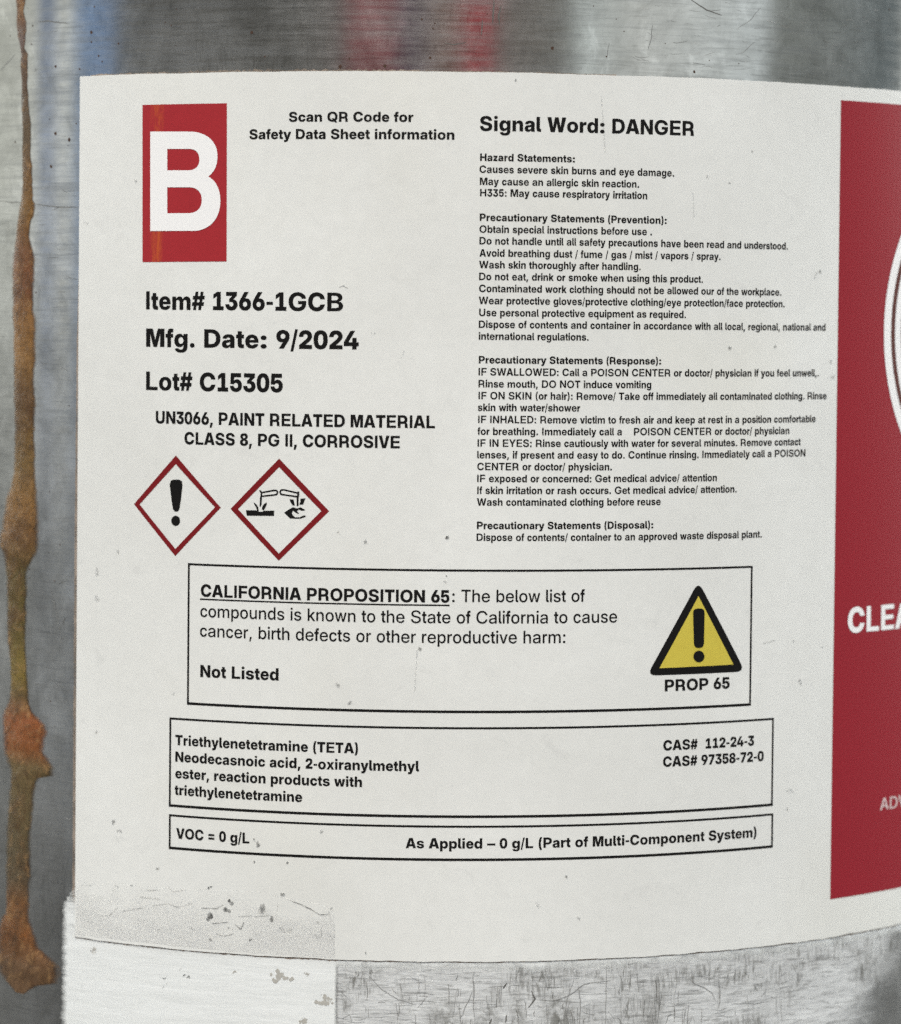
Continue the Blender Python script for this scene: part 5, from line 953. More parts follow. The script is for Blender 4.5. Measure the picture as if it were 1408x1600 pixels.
GLYPHS_SMALL = """
A|754|14,0 260,728 489,728 740,0 547,0 446,321 422,402 399,486 376,574 353,667 395,667 371,573 349,485 327,402 304,321 203,0;181,149 181,282 573,282 573,149
B|653|62,0 62,728 350,728 422,722 482,704 529,675 563,637 584,592 591,540 587,500 574,465 555,436 529,413 497,395 461,382 461,378 502,370 539,353 571,328 597,294 613,252 619,202 611,147 590,98 555,57 505,26 443,7 366,0;206,117 343,117 399,124 439,143 463,173 471,213 467,242 456,268 438,289 413,304 382,314 346,318 206,318;206,422 334,422 365,425 392,434 415,448 432,467 442,491 446,518 439,556 417,585 382,605 336,611 206,611
C|734|380,-11 288,1 205,34 136,88 83,163 50,255 39,363 50,473 84,565 136,639 206,694 288,727 380,738 441,734 498,720 549,698 593,668 631,630 662,585 684,533 697,475 545,475 537,504 525,530 509,552 490,571 467,586 442,596 414,603 383,605 328,598 281,576 243,541 214,493 197,434 191,363 197,293 215,233 243,186 281,151 328,130 383,122 413,125 441,131 467,142 490,157 509,175 525,197 537,223 545,252 697,252 686,199 665,149 636,104 598,66 554,34 502,9 444,-6
D|712|316,0 129,0 129,124 309,124 376,131 430,151 473,184 503,231 521,291 527,364 521,437 503,497 473,544 431,577 377,597 311,603 125,603 125,728 319,728 421,717 508,684 578,630 630,558 662,469 672,364 662,259 630,170 578,97 507,44 420,11;208,728 208,0 62,0 62,728
E|603|67,0 67,728 556,728 556,615 199,615 199,424 529,424 529,313 199,313 199,113 557,113 557,0
F|583|64,0 64,728 548,728 548,609 204,609 204,408 519,408 519,292 204,292 204,0
G|743|383,-11 287,1 204,35 136,91 84,166 52,257 41,363 52,472 86,564 138,638 207,693 288,727 380,738 439,734 495,720 545,698 590,669 628,633 658,591 680,543 692,490 549,490 540,517 527,541 511,562 491,580 468,594 443,605 414,611 383,613 327,606 278,583 238,547 208,498 189,437 183,364 189,291 208,230 238,181 278,144 327,122 385,114 435,120 478,135 513,159 539,192 556,233 561,279 594,275 398,275 398,384 698,384 698,294 688,208 658,133 609,72 546,27 470,-1
H|734|60,0 60,728 211,728 211,435 523,435 523,728 674,728 674,0 523,0 523,308 211,308 211,0
I|476|27,0 27,159 138,159 138,568 27,568 27,728 449,728 449,568 338,568 338,159 449,159 449,0
K|713|175,150 175,318 198,353 221,387 244,420 269,453 296,487 325,523 496,728 689,728 382,368 369,371;57,0 57,728 217,728 217,537 216,347 217,270 217,0;510,0 303,321 402,441 698,0
L|562|61,0 61,728 210,728 210,126 531,126 531,0
M|925|54,0 54,728 310,728 409,432 417,403 427,367 437,327 448,284 458,240 467,198 475,161 482,129 445,129 451,160 460,198 469,240 479,283 489,327 499,367 509,403 517,432 615,728 871,728 871,0 703,0 703,321 704,348 704,382 705,420 706,462 708,505 709,549 710,591 710,631 725,631 714,589 703,545 691,501 680,458 669,417 658,380 648,347 640,321 532,0 393,0 284,321 276,347 266,380 255,417 244,458 232,500 220,545 208,588 197,631 215,631 215,592 216,549 217,506 218,463 219,421 220,382 221,348 221,321 221,0
N|747|59,0 59,728 226,728 453,364 468,339 485,309 503,276 521,240 540,202 558,161 541,143 539,182 537,225 535,270 533,312 532,350 532,381 532,728 687,728 687,0 520,0 314,330 295,361 275,395 254,432 233,473 209,519 182,571 205,578 208,527 210,477 212,432 214,391 215,357 215,330 215,0
O|760|380,-11 288,1 206,34 138,89 85,163 52,255 40,363 52,472 85,564 138,639 206,693 288,727 380,738 472,727 554,693 622,639 675,564 708,472 720,363 708,255 675,163 622,89 554,34 472,1;380,117 434,124 481,146 520,181 550,229 568,290 574,363 568,437 550,498 520,547 481,582 434,603 380,610 326,603 279,582 240,546 211,498 192,437 186,363 192,290 211,229 240,181 279,146 326,124
P|639|64,0 64,728 344,728 421,720 485,697 536,661 574,613 597,555 605,487 597,420 574,362 535,314 483,278 419,255 342,248 151,248 151,364 327,364 368,368 402,380 429,398 448,423 459,453 463,487 459,522 448,552 429,576 402,594 368,606 327,610 205,610 205,0
Q|763|330,248 455,248 523,160 580,93 702,-61 568,-61 486,42 444,98;380,-11 288,1 206,34 137,89 85,163 51,255 40,363 51,472 85,565 137,639 206,693 288,727 380,738 472,727 554,693 623,639 675,565 709,472 720,363 709,255 675,163 623,89 554,34 472,1;380,118 434,125 481,146 520,181 549,230 568,290 574,363 568,437 549,498 520,546 481,581 434,603 380,610 326,603 279,581 240,546 211,498 192,437 186,363 192,290 211,230 240,181 279,146 326,125
R|649|67,0 67,728 345,728 421,720 485,699 536,664 573,617 596,560 603,494 596,429 572,373 534,327 482,293 417,272 340,265 144,265 144,374 331,374 374,377 408,388 436,406 455,430 467,459 471,494 467,530 455,560 436,584 408,602 373,613 330,617 199,617 199,0;479,0 305,329 448,329 625,0
S|651|330,-11 247,-4 176,17 119,51 76,99 49,158 39,229 179,229 185,194 200,164 223,140 253,123 289,113 330,109 369,112 402,121 430,136 451,155 464,179 468,206 465,229 454,249 436,265 411,279 379,291 339,302 260,320 173,350 109,392 69,449 56,519 65,581 91,634 133,678 188,711 254,731 329,738 405,731 470,710 524,677 564,632 589,578 599,515 461,515 449,558 422,591 381,611 328,618 292,615 261,606 236,592 218,574 206,552 202,528 206,504 217,484 236,468 260,455 290,444 325,434 393,418 441,405 484,389 521,370 553,346 578,319 597,287 608,251 612,210 604,147 578,93 537,49 481,16 412,-4
T|658|29,592 29,728 630,728 630,592 410,592 410,0 248,0 248,592
U|720|360,-11 275,-3 202,23 143,63 98,116 70,180 61,254 61,728 207,728 207,266 211,226 226,190 248,160 279,137 317,123 360,118 404,123 441,137 472,160 494,190 509,225 513,266 513,728 659,728 659,254 650,180 622,116 577,62 517,23 444,-3
V|747|265,0 14,728 203,728 307,404 330,325 353,242 376,155 400,64 357,64 380,155 402,242 424,325 447,404 547,728 733,728 489,0
W|1033|209,0 14,728 194,728 271,392 281,344 290,293 299,241 308,190 316,139 325,89 292,89 302,139 311,190 320,241 330,293 340,344 351,392 433,728 600,728 681,392 692,344 703,293 712,241 722,190 731,139 740,89 707,89 716,139 724,190 733,241 742,293 751,344 761,392 838,728 1018,728 823,0 638,0 545,362 532,420 520,485 508,554 494,627 538,627 524,554 512,486 501,421 487,362 395,0
Y|725|284,0 284,267 14,728 204,728 322,507 339,476 353,445 368,413 382,377 351,377 364,413 378,446 392,477 408,507 521,728 710,728 446,267 446,0
a|569|212,-10 163,-5 119,8 83,30 55,61 38,101 32,149 36,190 48,224 68,251 93,272 124,289 159,300 196,308 236,314 278,318 311,323 336,328 353,336 362,346 366,361 366,364 363,384 356,400 344,414 327,424 306,430 282,432 256,430 234,424 216,414 201,401 191,386 185,368 48,380 63,427 88,466 123,498 168,522 222,536 284,541 331,538 374,530 413,516 447,496 474,471 495,439 508,402 512,360 512,0 371,0 371,74 367,74 352,51 332,30 309,13 281,1 249,-7;253,93 285,96 313,106 336,121 353,141 363,165 367,192 367,247 359,243 349,240 336,236 322,233 307,230 292,228 276,225 262,223 237,218 216,211 198,201 185,189 176,173 173,154 176,136 183,121 195,108 212,100 231,94
b|624|372,-9 336,-6 304,3 277,17 254,36 235,59 221,84 217,84 217,0 53,0 53,728 219,728 219,450 222,450 237,474 255,496 278,515 305,529 337,538 374,541 432,533 485,509 529,470 564,416 586,348 593,266 586,185 565,117 531,63 486,23 433,-1;320,122 351,127 376,140 396,161 411,190 420,225 423,266 420,307 411,342 396,371 376,392 351,405 320,410 290,405 264,392 243,371 227,342 217,307 214,266 217,226 227,190 243,162 264,140 290,127
c|586|303,-11 225,-2 158,24 103,65 63,121 38,188 30,265 38,343 63,410 103,465 158,507 225,533 303,541 355,538 402,527 444,509 480,485 510,455 533,420 550,379 558,335 392,320 388,339 382,356 374,370 364,383 352,392 338,399 323,404 306,405 278,401 254,389 235,368 221,341 212,306 209,266 212,225 221,191 235,163 254,142 278,130 306,125 323,127 338,131 352,139 364,149 374,161 382,176 388,193 392,213 558,198 550,153 535,113 511,77 481,47 445,22 403,4 355,-7
d|624|252,-9 192,-1 138,23 94,63 60,117 38,185 31,266 39,348 61,416 95,470 140,509 193,533 251,541 288,538 319,529 347,515 369,496 388,474 403,450 405,450 405,728 572,728 572,0 407,0 407,84 404,84 389,59 371,36 348,17 320,3 288,-6;304,122 335,127 361,140 382,162 397,190 407,226 410,266 407,307 397,342 382,371 361,392 335,405 304,410 274,405 249,392 228,371 213,342 204,307 201,266 204,225 213,190 228,161 249,140 274,127
e|583|300,-11 224,-2 158,23 105,64 66,120 42,187 34,265 42,342 66,409 105,464 157,506 221,533 294,541 347,537 397,523 440,501 478,470 509,431 532,384 546,330 551,269 551,228 90,228 90,322 478,322 408,299 404,336 395,367 379,393 357,412 329,424 296,428 263,424 235,412 213,393 196,368 186,337 183,302 183,236 186,196 197,163 215,137 239,118 269,106 303,102 328,104 350,109 369,118 385,131 398,146 407,164 544,151 527,105 499,66 461,34 415,9 360,-6
f|424|401,532 401,387 10,387 10,532;100,0 100,562 106,619 123,666 150,701 188,727 237,742 295,747 330,746 364,743 393,740 412,738 396,594 386,595 372,596 358,597 345,598 321,595 306,586 298,571 295,551 295,0
g|626|304,-214 235,-209 177,-194 130,-170 93,-139 68,-102 53,-59 205,-42 211,-56 222,-70 237,-81 255,-89 278,-94 304,-96 348,-90 381,-71 401,-40 408,4 408,93 401,93 387,68 368,47 346,29 319,16 288,8 252,6 192,13 139,36 94,74 60,125 38,190 31,269 39,349 61,417 95,470 140,509 193,533 251,541 288,538 320,529 347,514 371,495 390,473 405,448 408,448 408,532 573,532 573,19 565,-54 539,-112 499,-157 445,-188 380,-207;304,132 335,136 361,149 382,169 397,196 407,230 410,270 407,310 397,345 382,373 361,394 335,406 304,411 274,406 249,394 229,373 214,345 205,310 202,270 205,230 214,196 229,169 249,148 274,136
h|617|217,299 217,0 53,0 53,728 215,728 215,395 197,395 225,455 263,502 314,531 380,541 432,535 478,516 514,486 541,446 558,396 564,337 564,0 400,0 400,305 394,347 376,378 348,397 311,404 285,401 262,392 243,377 229,357 220,331
i|289|46,0 46,532 242,532 242,0;144,579 105,585 72,605 51,635 44,670 51,706 72,736 105,755 144,762 183,755 215,736 237,706 244,670 237,634 215,605 183,585
k|586|209,136 209,345 232,345 382,532 583,532 357,257 310,257;51,0 51,728 227,728 227,0;387,0 248,218 363,343 590,0
l|325|243,-2 154,8 93,37 58,86 46,159 46,728 242,728 242,178 245,163 251,152 263,146 278,144 286,144 292,144 297,144 301,145 317,7 303,4 285,1 265,-1
m|910|54,0 54,532 205,532 210,402 200,402 216,446 238,482 265,508 296,527 330,538 366,542 420,533 464,506 497,460 518,396 501,396 516,441 539,478 569,506 603,526 641,538 682,542 730,536 772,520 807,493 834,456 850,411 856,357 856,0 695,0 695,323 690,361 672,388 647,404 615,410 591,407 571,399 555,385 542,367 535,345 532,320 532,0 378,0 378,326 372,360 356,387 330,404 298,410 276,407 255,399 238,385 226,367 217,343 215,316 215,0
n|617|217,299 217,0 53,0 53,532 211,532 212,395 197,395 225,455 263,502 314,531 379,541 432,535 477,516 514,486 541,446 558,396 564,337 564,0 400,0 400,305 394,347 376,378 348,397 311,404 285,401 262,392 243,377 229,357 220,331
o|604|302,-11 225,-2 159,23 106,65 66,120 41,187 32,265 41,343 66,410 106,465 159,507 225,533 302,541 379,533 445,507 498,465 538,410 563,343 571,265 563,187 538,120 498,65 445,23 379,-2;302,114 333,119 360,133 381,155 397,186 406,223 410,265 406,308 397,345 381,375 360,398 333,412 302,416 271,412 244,398 223,375 207,345 198,308 194,265 198,222 207,186 223,155 244,133 271,119
p|624|53,-204 53,532 217,532 217,450 222,450 236,475 255,496 278,515 305,529 337,538 374,541 432,533 485,509 529,470 564,416 586,348 593,266 586,185 565,117 531,63 486,23 433,-1 372,-9 336,-6 305,3 278,17 255,36 236,58 222,83 219,83 219,-204;320,122 351,127 376,140 396,161 411,190 420,225 423,266 420,307 411,342 396,371 376,392 351,405 320,410 290,405 264,392 243,371 227,342 217,307 214,266 217,226 227,190 243,162 264,140 290,127
q|624|572,-204 405,-204 405,83 402,83 388,58 370,36 347,17 320,3 288,-6 252,-9 192,-1 138,23 94,63 60,117 38,185 31,266 39,348 61,416 95,470 140,509 193,533 251,541 288,538 320,529 347,515 370,496 388,475 403,450 407,450 407,532 572,532;304,122 335,127 361,140 382,162 397,190 407,226 410,266 407,307 397,342 382,371 361,392 335,405 304,410 274,405 249,392 228,371 213,342 204,307 201,266 204,225 213,190 228,161 249,140 274,127
r|426|46,0 46,532 236,532 236,433 240,433 259,480 286,512 321,530 365,536 378,536 390,535 402,534 414,532 414,370 399,372 380,374 360,375 342,375 315,372 290,362 270,346 255,325 245,298 242,268 242,0
s|554|279,-11 213,-6 156,9 107,34 69,68 43,109 29,159 185,172 196,143 216,121 244,108 281,103 314,107 339,117 354,132 360,151 355,168 343,181 323,191 294,199 200,217 131,238 82,271 52,315 42,371 49,420 70,462 105,496 151,520 208,536 275,541 340,536 395,521 440,497 476,465 500,426 511,379 364,366 355,391 337,411 311,423 279,428 249,424 225,414 210,399 205,380 208,364 219,351 238,340 266,332 368,313 438,293 487,262 516,221 526,168 518,118 494,74 457,38 407,11 347,-6
t|408|382,532 382,387 10,387 10,532;87,667 283,667 283,181 285,164 292,153 304,147 323,144 336,145 352,146 368,147 377,148 390,4 364,0 336,-3 306,-4 276,-5 192,5 133,35 99,85 87,156
u|617|237,-9 185,-3 140,16 103,46 76,87 59,137 53,196 53,532 217,532 217,228 223,186 241,155 269,135 306,129 333,132 355,141 374,155 388,176 397,202 400,234 400,532 564,532 564,0 406,0 405,137 420,137 392,77 354,31 302,1
v|605|196,0 4,532 197,532 270,289 285,235 298,181 311,126 324,68 287,68 300,126 312,181 325,235 340,289 410,532 601,532 409,0
w|865|160,0 2,532 193,532 229,365 241,306 254,244 266,179 278,111 257,111 270,179 285,244 299,306 313,365 353,532 512,532 551,365 565,306 579,244 594,179 607,111 587,111 598,179 610,244 622,306 634,365 669,532 863,532 704,0 517,0 462,187 455,216 447,248 439,282 432,317 425,350 417,381 447,381 440,350 432,317 425,282 417,248 410,216 402,187 347,0
x|576|9,0 217,325 215,222 21,532 205,532 243,463 263,425 281,386 299,349 317,311 262,311 280,348 298,386 317,425 338,463 378,532 559,532 359,222 361,324 566,0 383,0 337,80 317,118 298,156 279,194 261,230 312,230 294,194 276,156 257,118 237,80 191,0
y|608|57,-196 79,-59 126,-63 150,-65 169,-63 184,-57 195,-47 202,-34 204,-17 205,0 4,532 198,532 271,290 285,236 298,182 309,127 322,68 279,68 292,127 305,182 319,236 335,290 412,532 604,532 381,-60 361,-103 337,-139 308,-168 272,-189 229,-202 177,-206 145,-206 114,-204 84,-201
z|562|53,0 53,102 305,400 305,402 57,402 57,532 502,532 502,422 263,132 263,130 509,130 509,0
0|645|322,-11 234,1 160,34 103,89 62,163 38,255 30,363 38,472 63,564 103,639 161,693 234,727 322,738 412,727 485,693 542,638 583,564 607,472 615,363 607,255 583,163 542,89 485,34 412,1;322,132 360,139 390,158 413,191 429,236 439,293 442,363 439,434 429,492 413,537 390,570 360,589 322,596 285,589 255,570 232,537 216,492 206,434 203,363 206,293 216,236 232,191 255,158 285,139
1|645|81,0 81,142 584,142 584,0;439,728 439,0 263,0 263,571 260,571 96,463 96,616 266,728
2|645|56,0 56,128 324,356 350,380 374,402 393,425 409,448 418,474 421,502 418,530 408,553 393,573 373,587 348,596 320,599 290,595 265,585 244,569 228,546 218,518 215,485 48,485 56,557 81,619 122,670 176,707 243,730 320,738 396,731 462,710 516,677 557,632 583,577 591,514 587,468 573,426 550,384 515,340 468,292 408,239 301,145 301,142 597,142 597,0
3|645|318,-11 235,-3 165,21 108,58 66,107 40,164 31,228 205,228 210,201 221,177 238,157 261,142 288,133 318,130 348,133 374,143 396,158 412,178 422,204 425,233 422,260 411,284 393,304 369,319 340,329 305,332 210,332 210,439 365,582 365,585 68,585 68,728 574,728 574,596 336,384 336,423 415,425 481,409 535,378 574,336 598,283 606,222 597,157 569,100 525,53 467,18 398,-3
4|645|17,132 17,270 300,728 473,728 194,274 194,270 628,270 628,132;371,0 371,174 375,235 375,454 537,454 537,0
5|645|319,-10 243,-3 176,19 121,53 78,100 51,156 40,221 210,221 214,195 226,171 243,152 265,138 291,128 319,125 350,129 378,140 400,158 417,181 427,210 431,242 427,275 417,304 400,328 377,346 350,357 319,361 285,357 254,345 230,326 213,302 54,318 81,728 558,728 558,585 232,585 218,427 221,427 246,452 280,472 321,484 366,488 413,484 457,471 497,449 532,420 561,385 583,343 597,297 601,247 592,176 566,114 524,62 467,23 399,-2
6|645|326,-10 251,-2 184,20 126,57 82,106 54,168 44,240 50,299 68,356 96,415 134,476 305,728 487,728 265,403 216,403 229,419 247,435 269,450 297,462 330,470 367,473 433,466 490,445 536,411 571,366 593,309 600,243 592,172 565,110 523,60 468,22 402,-2;323,126 354,130 380,141 403,158 420,181 431,209 434,240 431,271 420,299 403,322 380,339 354,350 323,354 293,350 267,339 244,322 227,299 216,271 213,240 216,209 227,182 244,158 267,141 293,130
7|645|109,0 402,579 402,582 59,582 59,728 585,728 585,584 291,0
8|645|322,-11 241,-4 170,16 111,48 67,89 39,140 30,196 35,241 52,282 78,316 113,344 155,364 203,376 203,378 143,398 95,434 65,482 55,541 63,595 89,643 130,683 184,713 248,732 322,738 396,732 461,713 515,683 556,643 581,595 590,541 580,482 549,434 502,398 442,378 442,376 489,364 531,344 566,316 593,282 610,241 615,196 606,140 578,89 533,48 474,16 403,-4;322,114 352,117 379,126 401,141 417,161 427,184 431,211 427,238 417,261 400,280 378,295 352,305 322,308 292,305 266,295 245,281 228,261 217,238 214,211 217,184 228,161 244,141 266,127 292,117;322,435 349,437 372,446 391,459 405,477 414,498 417,522 414,546 405,568 391,585 372,598 349,606 322,609 296,606 273,598 254,585 239,568 230,546 227,522 230,498 239,477 254,459 273,446 296,438
9|645|318,737 394,730 461,707 518,671 563,621 591,560 600,488 595,429 577,371 549,313 510,251 340,0 158,0 379,324 429,324 416,308 398,292 376,278 348,266 315,258 278,255 212,262 156,283 109,316 74,362 52,418 44,484 53,555 80,617 122,668 177,706 243,730;322,602 292,598 265,587 242,569 225,546 214,519 211,487 214,456 225,429 242,406 265,388 292,377 322,374 352,377 378,388 401,406 418,429 428,456 432,487 428,519 418,546 401,569 378,587 352,598
#|648|328,0 447,728 576,728 457,0;4,173 26,302 603,302 581,173;72,0 191,728 321,728 201,0;45,425 67,555 644,555 622,425
:|269|135,-9 103,-3 76,15 58,42 52,74 58,106 76,133 103,151 135,157 168,151 194,133 212,106 219,74 212,42 194,15 168,-3;135,345 103,351 76,369 58,396 52,428 58,460 76,487 103,505 135,511 168,505 194,487 212,460 219,428 212,396 194,369 168,351
,|269|34,-174 74,113 215,113 133,-174
.|269|135,-9 103,-3 76,15 58,42 52,74 58,106 76,133 103,151 135,157 168,151 194,133 212,106 219,74 212,42 194,15 168,-3
-|646|488,352 488,236 157,236 157,352
/|376|368,762 133,-109 9,-109 243,762
(|391|94,293 97,377 109,464 127,550 152,632 181,706 214,769 349,769 318,694 291,615 269,533 252,451 242,371 239,293 242,226 251,160 266,92 287,21 315,-56 349,-139 214,-139 162,-37 124,70 101,181
)|391|41,-139 76,-55 104,22 125,93 140,161 149,227 152,293 148,371 138,451 122,533 100,615 73,694 41,769 176,769 210,706 239,632 263,550 282,464 293,377 297,293 289,181 266,70 228,-38 176,-139
=|646|81,346 81,467 565,467 565,346;81,113 81,234 565,234 565,113
–|500|500,352 500,236 0,236 0,352
"""

HELV = {'R': {"a": 556, "b": 556, "c": 500, "d": 556, "e": 556, "f": 278, "g": 556, "h": 556, "i": 222, "j": 222, "k": 500, "l": 222, "m": 833, "n": 556, "o": 556, "p": 556, "q": 556, "r": 333, "s": 500, "t": 278, "u": 556, "v": 500, "w": 722, "x": 500, "y": 500, "z": 500, "A": 667, "B": 667, "C": 722, "D": 722, "E": 667, "F": 611, "G": 778, "H": 722, "I": 278, "J": 500, "K": 667, "L": 556, "M": 833, "N": 722, "O": 778, "P": 667, "Q": 778, "R": 722, "S": 667, "T": 611, "U": 722, "V": 667, "W": 944, "X": 667, "Y": 667, "Z": 611, "0": 556, "1": 556, "2": 556, "3": 556, "4": 556, "5": 556, "6": 556, "7": 556, "8": 556, "9": 556, "#": 556, "–": 556, " ": 278, "!": 278, "(": 333, ")": 333, ",": 278, "-": 333, ".": 278, "/": 278, ":": 278, "=": 584},
        'B': {"a": 556, "b": 611, "c": 556, "d": 611, "e": 556, "f": 333, "g": 611, "h": 611, "i": 278, "j": 278, "k": 556, "l": 278, "m": 889, "n": 611, "o": 611, "p": 611, "q": 611, "r": 389, "s": 556, "t": 333, "u": 611, "v": 556, "w": 778, "x": 556, "y": 556, "z": 500, "A": 722, "B": 722, "C": 722, "D": 722, "E": 667, "F": 611, "G": 778, "H": 722, "I": 278, "J": 556, "K": 722, "L": 611, "M": 833, "N": 722, "O": 778, "P": 667, "Q": 778, "R": 722, "S": 667, "T": 611, "U": 722, "V": 667, "W": 944, "X": 667, "Y": 667, "Z": 611, "0": 556, "1": 556, "2": 556, "3": 556, "4": 556, "5": 556, "6": 556, "7": 556, "8": 556, "9": 556, "#": 556, "–": 556, " ": 278, "!": 333, "(": 333, ")": 333, ",": 278, "-": 333, ".": 278, "/": 278, ":": 333, "=": 584}}


def parse(s):
    g = {}
    for row in s.strip().split('\n'):
        ch, adv, body = row.split('|', 2)
        g[ch] = (int(adv), [[tuple(int(q) for q in p.split(',')) for p in c.split(' ')] for c in body.split(';')])
    return g


FONT = {'R': parse(GLYPHS_REG), 'B': parse(GLYPHS_BOLD), 'S': parse(GLYPHS_SMALL)}
STEM = {'R': 96, 'B': 152, 'S': 134}
HELV['S'] = HELV['R']
for wgt, F in FONT.items():
    st = STEM[wgt]
    F['I'] = (278, [[(139 - st // 2 - 4, 0), (139 + st // 2 + 4, 0), (139 + st // 2 + 4, 728), (139 - st // 2 - 4, 728)]])
    hy = {'B': 122, 'S': 112, 'R': 90}[wgt]
    F['-'] = (333, [[(38, 290 - hy // 2), (295, 290 - hy // 2), (295, 290 + hy // 2), (38, 290 + hy // 2)]])
    # R with an upright leg
    pa, pc = F['P']
    px = max(p[0] for c in pc for p in c)
    leg = [(px - st + 8, 0), (px + 28, 0), (px + 12, 40), (px + 6, 190), (px - 20, 262), (px - 62, 300), (px - 95, 330),
           (px - 330, 330), (px - 330, 275), (px - st - 60, 272), (px - st - 14, 240), (px - st - 4, 190)]
    mid = min(p[1] for c in pc for p in c if p[1] > 100)      # lower edge of the P's bowl
    top = mid + 120
    leg = [(x, min(y, top)) for x, y in leg]
    F['R'] = (int(pa * 1.075), [list(c) for c in pc] + [ccw(leg) if area(pc[0]) > 0 else ccw(leg)[::-1]])
TRAPS = {}


def glyph_traps(wgt, ch):
    k = (wgt, ch)
    if k not in TRAPS:
        TRAPS[k] = traps(FONT[wgt][ch][1])
    return TRAPS[k]


def text_line(fl, wgt, txt, u0, u1, z, cap, dr, mi=0):
    """one printed line whose ink runs from u0 to u1 on the baseline z"""
    F, H = FONT[wgt], HELV[wgt]
    x, items = 0.0, []
    for ch in txt:
        a = H[ch]
        if ch != ' ':
            s = a / F[ch][0]
            xs = [p[0] for c in F[ch][1] for p in c]
            items.append((ch, x, s, x + min(xs) * s, x + max(xs) * s))
        x += a
    lo, hi = min(i[3] for i in items), max(i[4] for i in items)
    k = (u1 - u0) / (hi - lo)
    kz = cap / 728.0
    for ch, xo, s, _, _ in items:
        jz = random.uniform(-0.004, 0.004) * cap
        for a, b, y0, c, d, y1 in glyph_traps(wgt, ch):
            U = lambda q: u0 + (xo + q * s - lo) * k
            fl.quad([(U(a), z + y0 * kz + jz), (U(b), z + y0 * kz + jz), (U(d), z + y1 * kz + jz), (U(c), z + y1 * kz + jz)], dr, mi)


# ------------------------------------------------------------------ ground
gm = bpy.data.meshes.new("ground")
S_ = 400.0
gz = Z_BASE * MM - 0.0005
gm.from_pydata([(-S_, -S_, 0), (S_, -S_, 0), (S_, S_, 0), (-S_, S_, 0)], [], [(0, 1, 2, 3)])
gm.materials.append(GROUND)
ground = bpy.data.objects.new("ground", gm)
ground.location = (0, 0, gz)
ground['kind'] = 'structure'
ground['label'] = "dark grey asphalt ground under the metal can"
COL.objects.link(ground)

# ------------------------------------------------------------------ the can
can = bpy.data.objects.new("metal_can", None)
can.empty_display_size = 0.05
can.location = (0, 0, Z_BASE * MM)
COL.objects.link(can)
can['label'] = "worn silver tinplate can with white hazard label, red panel and brown rust drip"
can['category'] = "can"


def lathe(name, prof, mat, parent, seg=384, u_of=None):
    v, f, uv = [], [], []
    n = len(prof)
    for i in range(seg + 1):
        t = -math.pi + 2 * math.pi * i / seg
        for r, z in prof:
            v.append((r * MM * math.sin(t), -r * MM * math.cos(t), z * MM))
            uv.append((R * t, z))
    for i in range(seg):
        for j in range(n - 1):
            f.append((i * n + j, (i + 1) * n + j, (i + 1) * n + j + 1, i * n + j + 1))
    ob = build(name, v, f, uv, mat, parent, True)
    return ob


zs_ = np.linspace(Z_BASE + 3.0, Z_TOP - 1.0, 40)
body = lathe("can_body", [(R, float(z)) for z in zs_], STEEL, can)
lathe("bottom_seam", [(R - 6, Z_BASE + 2.0), (R + 0.6, Z_BASE + 0.1), (R + 1.5, Z_BASE + 0.3), (R + 1.8, Z_BASE + 1.2), (R + 1.7, Z_BASE + 3.0),
                      (R + 1.2, Z_BASE + 3.8), (R - 0.05, Z_BASE + 4.2)], STEEL, can)
lathe("top_rim", [(R - 0.05, Z_TOP - 2.0), (R + 1.2, Z_TOP - 1.6), (R + 1.8, Z_TOP - 0.6), (R + 1.9, Z_TOP + 1.6), (R + 1.2, Z_TOP + 2.4),
                  (R - 0.2, Z_TOP + 2.3), (R - 0.9, Z_TOP + 1.4), (R - 1.1, Z_TOP - 2.5), (R - 8, Z_TOP - 3.2)], STEEL, can)
lathe("lid", [(R - 8.2, Z_TOP - 3.4), (R - 9, Z_TOP - 0.2), (R - 10.5, Z_TOP + 0.8), (R - 12, Z_TOP + 0.2), (R - 13.5, Z_TOP - 2.6),
              (R - 17, Z_TOP - 3.0), (R - 19, Z_TOP - 2.2), (0.01, Z_TOP - 2.0)], STEEL, can)

# dried brown run down the left of the body: a lumpy bead with real thickness
v, f, uv = [], [], []
NS = 13
across = []
rows = []
for (z0, a0, b0), (z1, a1, b1) in zip(DRIP_ROWS, DRIP_ROWS[1:]):
    n = max(1, int(abs(z0 - z1) / 0.45))
    for k in range(n):
        t = k / n
        rows.append((z0 + (z1 - z0) * t, a0 + (a1 - a0) * t, b0 + (b1 - b0) * t))
rows.append(tuple(DRIP_ROWS[-1]))
rn = random.Random(3)
ja = jb = 0.0
for i, (z, a, b) in enumerate(rows):
    ja = ja * 0.6 + rn.uniform(-0.07, 0.07)
    jb = jb * 0.6 + rn.uniform(-0.07, 0.07)
    a, b = a + ja, b + jb
    a, b = a - 0.14, b + 0.14
    w = b - a
    h = min(0.30, 0.04 + 0.036 * w) * (0.4 if z > 14 else 1.0)
    end = min(1.0, (len(rows) - 1 - i) / 5.0)
    for k in range(NS):
        s = k / (NS - 1)
        prof_ = max(0.0, 1 - abs(2 * s - 1) ** 2.2)
        dr = 0.02 + h * prof_ * end * (1 + 0.25 * math.sin(z * 2.1 + s * 5) * math.sin(z * 0.7))
        u = a + w * s
        v.append(wrap(u, z, dr))
        uv.append((u, z))
        across.append(1 - abs(2 * s - 1))
for i in range(len(rows) - 1):
    for k in range(NS - 1):
        p = i * NS + k
        f.append((p + NS, p + NS + 1, p + 1, p))
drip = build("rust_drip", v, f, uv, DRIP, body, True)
lay = drip.data.uv_layers.new(name='across')
for lp in drip.data.loops:
    lay.data[lp.index].uv = (across[lp.vertex_index], 0.0)

